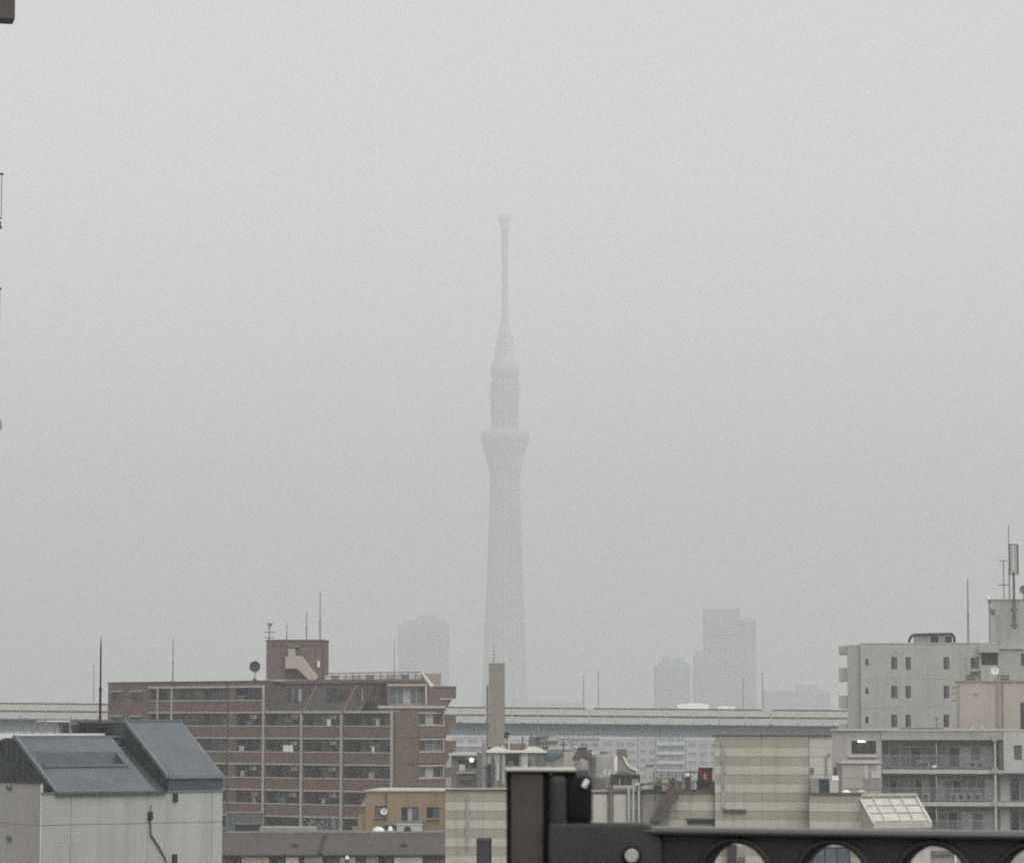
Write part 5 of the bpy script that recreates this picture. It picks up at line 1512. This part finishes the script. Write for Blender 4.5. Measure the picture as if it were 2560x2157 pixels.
for yy in (1716, 1730, 1748):
    p = FPk.rect(2384, 2396, yy, yy + 5)
    part('pipe_bracket', MB().box(p[0] - 0.2, p[1] - 0.28, 0.1, 0.3, p[2], p[3]), m_pink_d, FPk, pk)
x, z = FPk.hit(2440, 1733, -0.1)
part('wall_vent', MB().lathe([(0.1, -0.12), (0.14, -0.04), (0.14, 0.08)], (x, -0.1, z), 'y', 14), m_pink, FPk, pk)
p = FPk.rect(2476, 2492, 1818, 1822)
part('step_flashing', MB().box(p[0], p[1], -0.5, -0.23, p[2], p[3]), m_slab, FPk, pk)
dish(FPk, 2488, 1675, 11, 0.6, 1703, 'white dish on a pole on the pinkish building roof', m_white, stand=m_conc_d)
for i, px in enumerate((2426, 2512)):
    x, z = FPk.hit(px, 1703, 0.4)
    t = thing('planter', 'dark planting trough %s of the white dish on the pinkish roof' % ['left', 'right'][i], 'planter', FPk, (x, 0.4, z), 'planters on the pinkish roof')
    part('trough', MB().box(x - 0.4, x + 0.4, 0.2, 0.6, z + 0.1, z + 0.3), m_rust, FPk, t)
    mb = MB()
    for j in range(120):
        c = Vector((x + random.uniform(-0.42, 0.42), 0.4 + random.gauss(0, 0.12), z + 0.4 + abs(random.gauss(0, 0.1))))
        d1_ = Vector((random.uniform(-1, 1), random.uniform(-1, 1), random.uniform(-1, 1))).normalized() * 0.07
        d2_ = d1_.orthogonal().normalized() * 0.04
        mb.quad(c - d1_, c + d2_, c + d1_, c - d2_)
    part('foliage', mb, m_green, FPk, t)

# ================================================================== GREIGE APARTMENTS, LOWER RIGHT
FQ = Frame(2330, 286, -10)
qa = thing('apartment_building', 'greige low apartment building with open balconies, pale slab edges and a downpipe', 'apartment building', FQ)
def ZQ(py): return FQ.Z(2330, py)
zt = ZQ(1826)
XL, XC, XRr = FQ.X(2079), FQ.X(2508), FQ.X(2650)
BKy = 1.5
rows_q = [(1852, 1922), (1934, 2003), (2015, 2084), (2096, 2165)]
xb0 = FQ.X(2204, BKy)
hq = []
SPEC = []
layout = [[(2222, 2302, [1, 3, 0]), (2316, 2352, [3, 2]), (2370, 2480, [0, 4, 3, 4])],
          [(2222, 2262, [0, 3]), (2268, 2320, [3, 0, 4]), (2336, 2402, [4, 3, 0]), (2416, 2484, [3, 2, 4])],
          [(2222, 2300, [3, 0, 2]), (2318, 2392, [0, 3, 0]), (2400, 2482, [4, 3, 4])],
          [(2222, 2300, [3, 0, 2]), (2318, 2392, [0, 3, 0]), (2400, 2482, [4, 3, 4])]]
GM = [m_glass, m_glass_b, m_glass_b, m_curtain_d, m_curtain]
for (ya, yb), lay in zip(rows_q, layout):
    for a, b, ps in lay:
        h = (FQ.X(a, BKy), FQ.X(b, BKy), ZQ(yb - 4), ZQ(ya + 14))
        hq.append(h)
        SPEC.append(ps)
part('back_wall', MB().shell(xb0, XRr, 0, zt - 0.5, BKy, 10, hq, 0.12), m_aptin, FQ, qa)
for h, ps in zip(hq, SPEC):
    window(FQ, qa, *h, BKy + 0.04, m_alu, len(ps), [GM[i] for i in ps], 0.06)
wb = FQ.rect(2128, 2190, 1851, 1884)
part('left_wall', MB().shell(XL, FQ.X(2203), 0, zt - 0.003, 0, 9.9, [wb], 0.7), m_apt, FQ, qa)
window(FQ, qa, *wb, 0.55, m_bronze, 3, [m_glass, m_glass, m_glass])
q = FQ.rect(2120, 2196, 1887, 1892)
part('sill', MB().box(q[0], q[1], -0.35, -0.003, q[2], q[3]), m_apt_l, FQ, qa)
q = FQ.rect(2104, 2200, 1898, 1904)
part('sill_band', MB().box(q[0], q[1], -0.5, -0.003, q[2], q[3]), m_apt_l, FQ, qa)
part('roof_fascia', MB().box(FQ.X(2203) + 0.01, XC - 0.01, -0.15, BKy - 0.02, ZQ(1849), zt - 0.05), m_apt, FQ, qa)
part('roof_coping', MB().box(XL - 0.1, FQ.X(2650), -0.25, 9.8, zt + 0.003, zt + 0.12), m_slab, FQ, qa)
for (ya, yb) in rows_q[:3]:
    part('slab_edge', MB().box(FQ.X(2204), XRr, -0.12, BKy - 0.02, ZQ(yb + 11), ZQ(yb + 1)), m_slab, FQ, qa)
    part('beam', MB().box(FQ.X(2205), XRr, 0.1, 0.3, ZQ(yb + 15), ZQ(yb + 11) - 0.003), m_conc_d, FQ, qa)
for i, (ya, yb) in enumerate(rows_q):
    # smoked glass screens along each balcony
    xs = [2206, 2270, 2332, 2400, 2484]
    for a, b in zip(xs, xs[1:]):
        q = FQ.rect(a + 1, b - 1, yb - 33, yb)
        part('balcony_screen', MB().box(q[0], q[1], -0.05, -0.03, q[2] + 0.06, q[3]), m_film, FQ, qa)
    q = FQ.rect(2206, 2486, yb - 36, yb - 33)
    part('hand_rail', MB().box(q[0], q[1], -0.08, 0.0, q[2], q[3] - 0.05), m_conc, FQ, qa)
    for a in (2340, ):
        q = FQ.rect(a, a + 22, ya + 6, yb - 2)
        part('privacy_board', MB().box(q[0], q[0] + 0.06, 0.05, BKy - 0.05, q[2], q[3]), m_slab, FQ, qa)
q = FQ.rect(2489, 2495, 1852, 2140)
part('downpipe', MB().tube((q[0], -0.25, 0), (q[0], -0.25, q[3]), 0.1), m_slab, FQ, qa)
for yy in (1846, 1926, 2008):
    z = ZQ(yy)
    part('pipe_head', MB().box(q[0] - 0.25, q[0] + 0.25, -0.42, -0.1, z - 0.2, z + 0.3), m_apt, FQ, qa)
# right-hand lighter block with a window, second section below
wv = FQ.rect(2534, 2555, 1862, 1900)
part('right_block', MB().shell(XC, XRr, ZQ(1931), ZQ(1829), -0.3, BKy - 0.03, [wv], 0.25), m_apt_l, FQ, qa)
window(FQ, qa, *wv, -0.12, m_alu, 1, [m_curtain_d])
q = FQ.rect(2504, 2508, 1852, 1886)
part('recess_return', MB().box(q[0] - 0.2, XC - 0.003, 0, BKy - 0.03, ZQ(1921), ZQ(1852)), m_conc_d, FQ, qa)
for (ya, yb) in rows_q[1:]:
    q = FQ.rect(2526, 2572, ya + 8, yb)
    window(FQ, qa, q[0], q[1], q[2], q[3], BKy - 0.09, m_alu, 2, [m_glass, m_glass_b])
    q = FQ.rect(2500, 2523, ya + 6, yb)
    part('door_panel', MB().box(q[0], q[1], BKy - 0.1, BKy - 0.02, q[2], q[3]), m_apt_l, FQ, qa)
x, z = FQ.hit(2154, 1851, 0.2)
t = thing('ceiling_lamp', 'glowing yellow lamp in the dark window recess at lower right', 'lamp', FQ, (x, 0.2, z))
part('tube', MB().tube((x - 0.32, 0.2, z), (x + 0.32, 0.2, z), 0.12, k=10), m_lamp, FQ, t)
part('holder', MB().box(x - 0.4, x + 0.4, 0.14, 0.26, z + 0.11, z + 0.17), m_conc_d, FQ, t)
# patched plaster lean-to below the lamp window
FQ2 = Frame(2150, 281, 0)
pl = thing('lean_to', 'patched beige plaster lean-to under the yellow lamp window', 'lean-to', FQ2)
q = FQ2.rect(2104, 2203, 1908, 2000)
part('wall', MB().box(q[0], q[1], 0, 4.6, 0, q[3]), m_stain, FQ2, pl)
part('roof_edge', MB().box(q[0] - 0.05, q[1] + 0.1, -0.2, 4.6, q[3] + 0.003, q[3] + 0.1), m_apt_l, FQ2, pl)
for i, (a, b, c, d, mm) in enumerate(((2106, 2160, 1912, 1942, m_pink), (2160.5, 2170, 1910, 1943, m_beigeC), (2178, 2202, 1926, 1944, m_beigeC), (2190, 2202, 1910, 1925.5, m_beigeC), (2106, 2159, 1944, 1970, m_apt), (2160, 2202, 1946, 1972, m_conc))):
    p = FQ2.rect(a, b, c, d)
    part('plaster_patch', MB().box(p[0], p[1], -0.03 - 0.006 * i, -0.003, p[2], p[3]), mm, FQ2, pl)
# outdoor units standing on the balcony slabs
ac_spots = [(0, 2292, 'left of the white basin on the upper balcony'), (0, 2306, 'just left of the white basin on the upper balcony'), (0, 2424, 'left of a pair under the pale curtain on the upper balcony'), (0, 2442, 'right of a pair under the pale curtain on the upper balcony'),
            (1, 2306, 'nearest the sloping panes on the middle balcony'), (1, 2376, 'left of a row of four on the middle balcony'), (1, 2395, 'second of a row of four on the middle balcony'), (1, 2414, 'third of a row of four on the middle balcony'), (1, 2436, 'last of a row of four on the middle balcony')]
for row, px, lab in ac_spots:
    ya, yb = rows_q[row]
    yy = 0.15
    q = FQ.rect(px, px + 19, yb - 22, yb - 0.5, yy)
    t = thing('air_conditioner', 'outdoor unit, ' + lab, 'air conditioner', FQ, ((q[0] + q[1]) / 2, yy, q[2]), 'outdoor units on the greige balconies')
    part('casing', MB().box(q[0], q[1], yy, yy + 0.3, q[2] + 0.05, q[3]), m_curtain, FQ, t)
    part('fan_grille', MB().lathe([(0.23, -0.02), (0.23, 0.0)], (q[0] + 0.27, yy - 0.003, (q[2] + q[3]) / 2), 'y', 18), m_dark, FQ, t)
    part('feet', MB().box(q[0] + 0.04, q[0] + 0.14, yy, yy + 0.3, q[2] - 0.02, q[2] + 0.047).box(q[1] - 0.14, q[1] - 0.04, yy, yy + 0.3, q[2] - 0.02, q[2] + 0.047), m_conc_d, FQ, t)
x, z = FQ.hit(2336, 1921, 0.2)
t = thing('basin', 'upturned white basin on the upper greige balcony', 'basin', FQ, (x, 0.2, z))
part('bowl', MB().lathe([(0.30, 0.08), (0.27, 0.2), (0.18, 0.32), (0.02, 0.36)], (x, 0.2, z), 'z', 18), m_white, FQ, t, True)
part('stand', MB().box(x - 0.35, x + 0.35, 0.0, 0.4, z - 0.0, z + 0.075), m_charcoal, FQ, t)
# small things on its parapet
for i, (a, b, lab) in enumerate(((2430, 2436, 'left of two small pale blocks on the greige parapet'), (2453, 2459, 'right of two small pale blocks on the greige parapet'))):
    q = FQ.rect(a, b, 1818, 1825, 0.4)
    t = thing('parapet_block', lab, 'block', FQ, ((q[0] + q[1]) / 2, 0.4, zt + 0.12), 'pale blocks on the greige parapet')
    part('block', MB().box(q[0], q[1], 0.4, 0.7, zt + 0.123, zt + 0.45), m_slab, FQ, t)
    part('foot', MB().box(q[0] - 0.05, q[1] + 0.05, 0.35, 0.75, zt + 0.1, zt + 0.122), m_conc_d, FQ, t)
q = FQ.rect(2339, 2346, 1797, 1824, 1.0)
t = thing('vent_pipe', 'stubby grey vent pipe on the greige roof before the green wall', 'pipe', FQ, ((q[0] + q[1]) / 2, 1.0, zt))
xx = (q[0] + q[1]) / 2
part('pipe', MB().tube((xx, 1, zt + 0.05), (xx, 1, q[3]), 0.11), m_conc, FQ, t)
part('cowl', MB().lathe([(0.15, q[3]), (0.15, q[3] + 0.12), (0.03, q[3] + 0.2)], (xx, 1, 0), 'z', 12), m_conc_d, FQ, t)
t = thing('roof_pipe', 'long low pipe lying along the greige parapet', 'pipe', FQ, (FQ.X(2300), 0.6, zt))
part('pipe', MB().tube((FQ.X(2250), 0.6, zt + 0.2), (FQ.X(2357), 0.6, zt + 0.2), 0.07), m_conc_d, FQ, t)
for px in (2254, 2290, 2326, 2352):
    part('bracket', MB().box(FQ.X(px), FQ.X(px) + 0.1, 0.5, 0.7, zt + 0.1, zt + 0.24), m_conc_d, FQ, t)
# bits of house between: seen through the last rings
FV = Frame(2350, 215, 0)
vv = thing('low_building', 'low grey house with a beige pillar seen through the third ring', 'building', FV)
q = FV.rect(2240, 2640, 2112, 2400)
hv = [FV.rect(2250, 2280, 2122, 2190), FV.rect(2410, 2450, 2126, 2190)]
part('wall', MB().shell(q[0], q[1], 0, q[3], 0, 7, hv, 0.2), m_apt, FV, vv)
for h in hv: window(FV, vv, *h, 0.08, m_bronze, 2, [m_glass, m_curtain_d])
p = FV.rect(2284, 2325, 2113, 2260)
for i in range(6):
    zz = p[3] - 0.42 * i
    part('pillar_band', MB().box(p[0], p[1], -0.3, -0.01, zz - 0.41, zz - 0.005), m_beigeA if i % 2 == 0 else m_beigeC, FV, vv)
p = FV.rect(2384, 2392, 2120, 2260)
part('white_pipe', MB().tube(((p[0] + p[1]) / 2, -0.15, p[2]), ((p[0] + p[1]) / 2, -0.15, p[3]), 0.09).box(p[0] - 0.12, p[1] + 0.12, -0.3, -0.02, p[3], p[3] + 0.14), m_white, FV, vv)
p = FV.rect(2330, 2380, 2126, 2136)
part('eave_band', MB().box(p[0], p[1], -0.25, -0.01, p[2], p[3]), m_conc_d, FV, vv)

# ================================================================== BUILDING AT THE LEFT EDGE
FN = Frame(0, 105, 14)
nb_ = thing('apartment_building', 'dark edged apartment building whose eave and balcony rails peek in at left', 'apartment building', FN)
XW = FN.X(-90)
part('wall', MB().shell(XW - 6, XW, 0, FN.Z(0, -60), 0, 10, [(XW - 4.5, XW - 2.5, FN.Z(0, 560) + 0.1, FN.Z(0, 560) + 2.1)], 0.2), m_brick_deep, FN, nb_)
window(FN, nb_, XW - 4.5, XW - 2.5, FN.Z(0, 560) + 0.1, FN.Z(0, 560) + 2.1, 0.08, m_alu, 2)
q = FN.rect(-70, 38, -60, 46, -0.8)
part('roof_eave', MB().prism([(q[0] - 7, q[2] - 0.02), (q[1], q[2] + 0.02), (q[1], q[3]), (q[0] - 7, q[3])], -0.8, 0.1), m_slope, FN, nb_)
for i, (ya, xe) in enumerate(((433, 8), (720, 3), (1007, -1), (1294, -6))):
    xe_ = FN.hit(xe, ya + 55, -0.8)[0]
    zt_ = FN.Z(0, ya, -0.8)
    zb_ = FN.Z(0, ya + 110, -0.8)
    part('balcony_slab', MB().box(XW - 6, xe_ - 0.05, -0.7, -0.1, zb_ - 0.35, zb_ - 0.12), m_charcoal, FN, nb_)
    part('slab_lip', MB().box(XW - 6, xe_ - 0.02, -0.75, -0.71, zb_ - 0.36, zb_ - 0.3), m_charcoal, FN, nb_)
    part('hand_rail', MB().box(XW - 6, xe_, -0.82, -0.76, zt_ - 0.06, zt_).box(XW - 6, xe_ - 0.03, -0.81, -0.77, zb_ - 0.06, zb_ - 0.02), m_dark, FN, nb_)
    for j in range(12):
        xx = xe_ - 0.04 - 0.11 * j
        part('baluster', MB().box(xx - 0.03, xx, -0.81, -0.78, zb_ - 0.02, zt_ - 0.06), m_pole, FN, nb_)
x, z = FN.hit(0, 1062, -0.85)
part('wall_lamp', MB().lathe([(0.07, -0.17), (0.07, 0.06), (0.05, 0.16), (0.01, 0.2)], (FN.hit(-1, 1062, -0.85)[0], -0.85, z), 'z', 14), m_stain, FN, nb_)

# ================================================================== FOREGROUND: LAUNDRY POLE HOLDER ON A BALCONY POST
FF_ = Frame(1420, 2.5, 0)
def X_(p, y=0): return FF_.X(p, y)
def Z_(p, y=0): return FF_.Z(1500, p, y)
lb = thing('laundry_pole_holder', 'dark laundry pole arm with round holes on a taupe balcony post, close up', 'pole holder', FF_, (X_(1316), 0, Z_(2400)))
def bevelled(o, w, seg=3):
    b = o.modifiers.new('bevel', 'BEVEL')
    b.width = w
    b.segments = seg
    b.limit_method = 'ANGLE'
    for p in o.data.polygons: p.use_smooth = True
    return o
q = FF_.rect(1266, 1375, 1929, 2157)
q = (q[0], q[1], q[3] - 1.35, q[3])
part('post', MB().box(q[0], q[1], 0.003, 0.04, q[2], q[3]), m_post_edge, FF_, lb)
q = FF_.rect(1277, 1359, 1930, 2157)
q = (q[0], q[1], q[3] - 1.35, q[3])
bevelled(part('post_face', MB().box(q[0], q[1], -0.002, 0.02, q[2], q[3] - 0.0005), m_post, FF_, lb), 0.0012)
q = FF_.rect(1262, 1441, 1919, 1929)
bevelled(part('post_cap', MB().box(q[0], q[1], -0.006, 0.045, q[2] + 0.0003, q[3]), m_cap, FF_, lb), 0.0012)
q = FF_.rect(1366, 1441, 1929.5, 1934)
part('cap_underside', MB().box(q[0], q[1], -0.004, 0.04, q[2], q[3]), m_post_edge, FF_, lb)
# bracket: rounded block with a black panel painted as the slot's inner shade
def rrect(x0, x1, z0, z1, r, n=6, corners=(1, 1, 1, 1)):
    pts = []
    for (cx, cz, a0, on) in ((x1 - r, z1 - r, 0, corners[0]), (x0 + r, z1 - r, 90, corners[1]), (x0 + r, z0 + r, 180, corners[2]), (x1 - r, z0 + r, 270, corners[3])):
        if on:
            for i in range(n + 1):
                a = R(a0 + 90 * i / n)
                pts.append((cx + r * math.cos(a), cz + r * math.sin(a)))
        else:
            pts.append((cx + (r if a0 in (0, 270) else -r), cz + (r if a0 in (0, 90) else -r)))
    return pts
q = FF_.rect(1371, 1480, 1935, 2056)
bevelled(part('bracket', MB().prism(rrect(q[0], q[1], q[2], q[3], 0.005, corners=(1, 1, 0, 0)), 0.004, 0.03), m_black, FF_, lb), 0.0015)
q = FF_.rect(1371, 1418, 1937, 2110)
bevelled(part('bracket_rib', MB().prism(rrect(q[0], q[1], q[2], q[3], 0.0055, corners=(0, 1, 0, 0)), -0.010, 0.0035), m_black, FF_, lb), 0.006, 5)
q = FF_.rect(1419, 1479, 1943, 2046)
bevelled(part('slot_shade', MB().prism(rrect(q[0], q[1], q[2], q[3], 0.004), -0.002, 0.0035), m_black_d, FF_, lb), 0.0006)
x, z = FF_.hit(1463, 1958)
sc_ = MB()
dv = Vector((0.5, 0, 0.86))
c = Vector((x, -0.007, z))
sc_.tube(c - dv * 0.0035, c + dv * 0.0035, 0.0024, 0.0024, 12)
bevelled(part('screw', sc_, m_chrome, FF_, lb), 0.001, 3)
# lower plate with a rounded end
q = FF_.rect(1370, 1657, 2056, 2420)
bevelled(part('mounting_plate', MB().prism(rrect(q[0], q[1], q[2], q[3], 0.018, 8, (1, 0, 0, 1)), -0.012, 0.012), m_black, FF_, lb), 0.0028, 4)
x, z = FF_.hit(1579, 2138, -0.014)
part('bolt_washer', MB().lathe([(0.0072, -0.0155), (0.0072, -0.0115)], (x, 0, z), 'y', 28), m_black_d, FF_, lb)
part('bolt', MB().lathe([(0.0046, -0.0168), (0.0053, -0.0162), (0.0055, -0.0135)], (x, 0, z), 'y', 28), m_bolt, FF_, lb)
# the arm: a bar with real round holes, each with a raised lip
FA_ = Frame(1640, 2.5, -20)
YA0, YA1 = -0.006, 0.008
hr = 84.0 * 2.45 / FPX
centres = [1842, 2084, 2333, 2584, 2836]
ztop, zbot = FA_.Z(1650, 2079), FA_.Z(1650, 2322)
zh = FA_.Z(1842, 2191)
arm = MB()
cuts = [1600] + [(a + b) / 2 for a, b in zip(centres, centres[1:])] + [2960]
N = 40
for i, cx in enumerate(centres):
    xa, xb = FA_.X(cuts[i]), FA_.X(cuts[i + 1])
    cxm, czm = FA_.X(cx), zh
    ins, out = [], []
    for k in range(N):
        a = 2 * math.pi * k / N
        ca, sa = math.cos(a), math.sin(a)
        ins.append((cxm + hr * ca, czm + hr * sa))
        s_ = 1e9
        if ca > 1e-9: s_ = min(s_, (xb - cxm) / ca)
        if ca < -1e-9: s_ = min(s_, (xa - cxm) / ca)
        if sa > 1e-9: s_ = min(s_, (ztop - czm) / sa)
        if sa < -1e-9: s_ = min(s_, (zbot - czm) / sa)
        out.append((cxm + s_ * ca, czm + s_ * sa))
    corners = [(xb, ztop), (xa, ztop), (xa, zbot), (xb, zbot)]
    for k in range(N):
        j = (k + 1) % N
        arm.quad((ins[k][0], YA0, ins[k][1]), (ins[j][0], YA0, ins[j][1]), (out[j][0], YA0, out[j][1]), (out[k][0], YA0, out[k][1]))
        arm.quad((out[k][0], YA1, out[k][1]), (out[j][0], YA1, out[j][1]), (ins[j][0], YA1, ins[j][1]), (ins[k][0], YA1, ins[k][1]))
        arm.quad((ins[j][0], YA0, ins[j][1]), (ins[k][0], YA0, ins[k][1]), (ins[k][0], YA1, ins[k][1]), (ins[j][0], YA1, ins[j][1]))
        for cpt in corners:   # fill the corner between two spokes
            a1, a2 = out[k], out[j]
            if abs(a1[0] - a2[0]) > 1e-7 and abs(a1[1] - a2[1]) > 1e-7:
                if (abs(a1[0] - cpt[0]) < 1e-7 and abs(a2[1] - cpt[1]) < 1e-7) or (abs(a2[0] - cpt[0]) < 1e-7 and abs(a1[1] - cpt[1]) < 1e-7):
                    arm.quad((a1[0], YA0, a1[1]), (a2[0], YA0, a2[1]), (cpt[0], YA0, cpt[1]))
                    arm.quad((a2[0], YA1, a2[1]), (a1[0], YA1, a1[1]), (cpt[0], YA1, cpt[1]))
    arm.quad((xa, YA0, ztop), (xb, YA0, ztop), (xb, YA1, ztop), (xa, YA1, ztop))
    arm.quad((xa, YA0, zbot), (xa, YA1, zbot), (xb, YA1, zbot), (xb, YA0, zbot))
part('arm', arm, m_black, FA_, lb)
for i, cx in enumerate(centres[:4]):
    ro = hr * 1.19
    rg = part('hole_lip', MB().lathe([(hr * 1.0, -0.0061), (hr * 1.02, -0.0085), (hr * 1.10, -0.0095), (ro, -0.0085), (ro * 1.03, -0.0061)], (0, 0, 0), 'y', 48), m_black, FA_, lb, True)
    me = rg.data
    bm = bmesh.new()
    bm.from_mesh(me)
    bmesh.ops.delete(bm, geom=[f_ for f_ in bm.faces if len(f_.verts) > 4], context='FACES_ONLY')
    bm.to_mesh(me)
    bm.free()
    rg.matrix_basis = FA_.M @ Matrix.Translation((FA_.X(cx), 0, zh))
    # inner sleeve of the hole
    sl = part('hole_sleeve', MB().lathe([(hr * 0.992, -0.0062), (hr * 0.985, 0.016)], (0, 0, 0), 'y', 48), m_black, FA_, lb, True)
    me = sl.data
    bm = bmesh.new()
    bm.from_mesh(me)
    bmesh.ops.delete(bm, geom=[f_ for f_ in bm.faces if len(f_.verts) > 4], context='FACES_ONLY')
    bm.to_mesh(me)
    bm.free()
    sl.matrix_basis = FA_.M @ Matrix.Translation((FA_.X(cx), 0, zh))
xa, xb = FA_.X(1612), FA_.X(2960)
bevelled(part('arm_rim', MB().prism_x([(-0.014, ztop - 0.0015), (-0.0155, ztop + 0.001), (-0.012, ztop + 0.0035), (0.0, ztop + 0.0045), (0.012, ztop + 0.0035), (0.0155, ztop + 0.001), (0.014, ztop - 0.0015), (0.0, ztop - 0.0025)], xa, xb), m_rim, FA_, lb), 0.0006, 2)

for o_ in bpy.data.objects:
    o_.hide_render = False
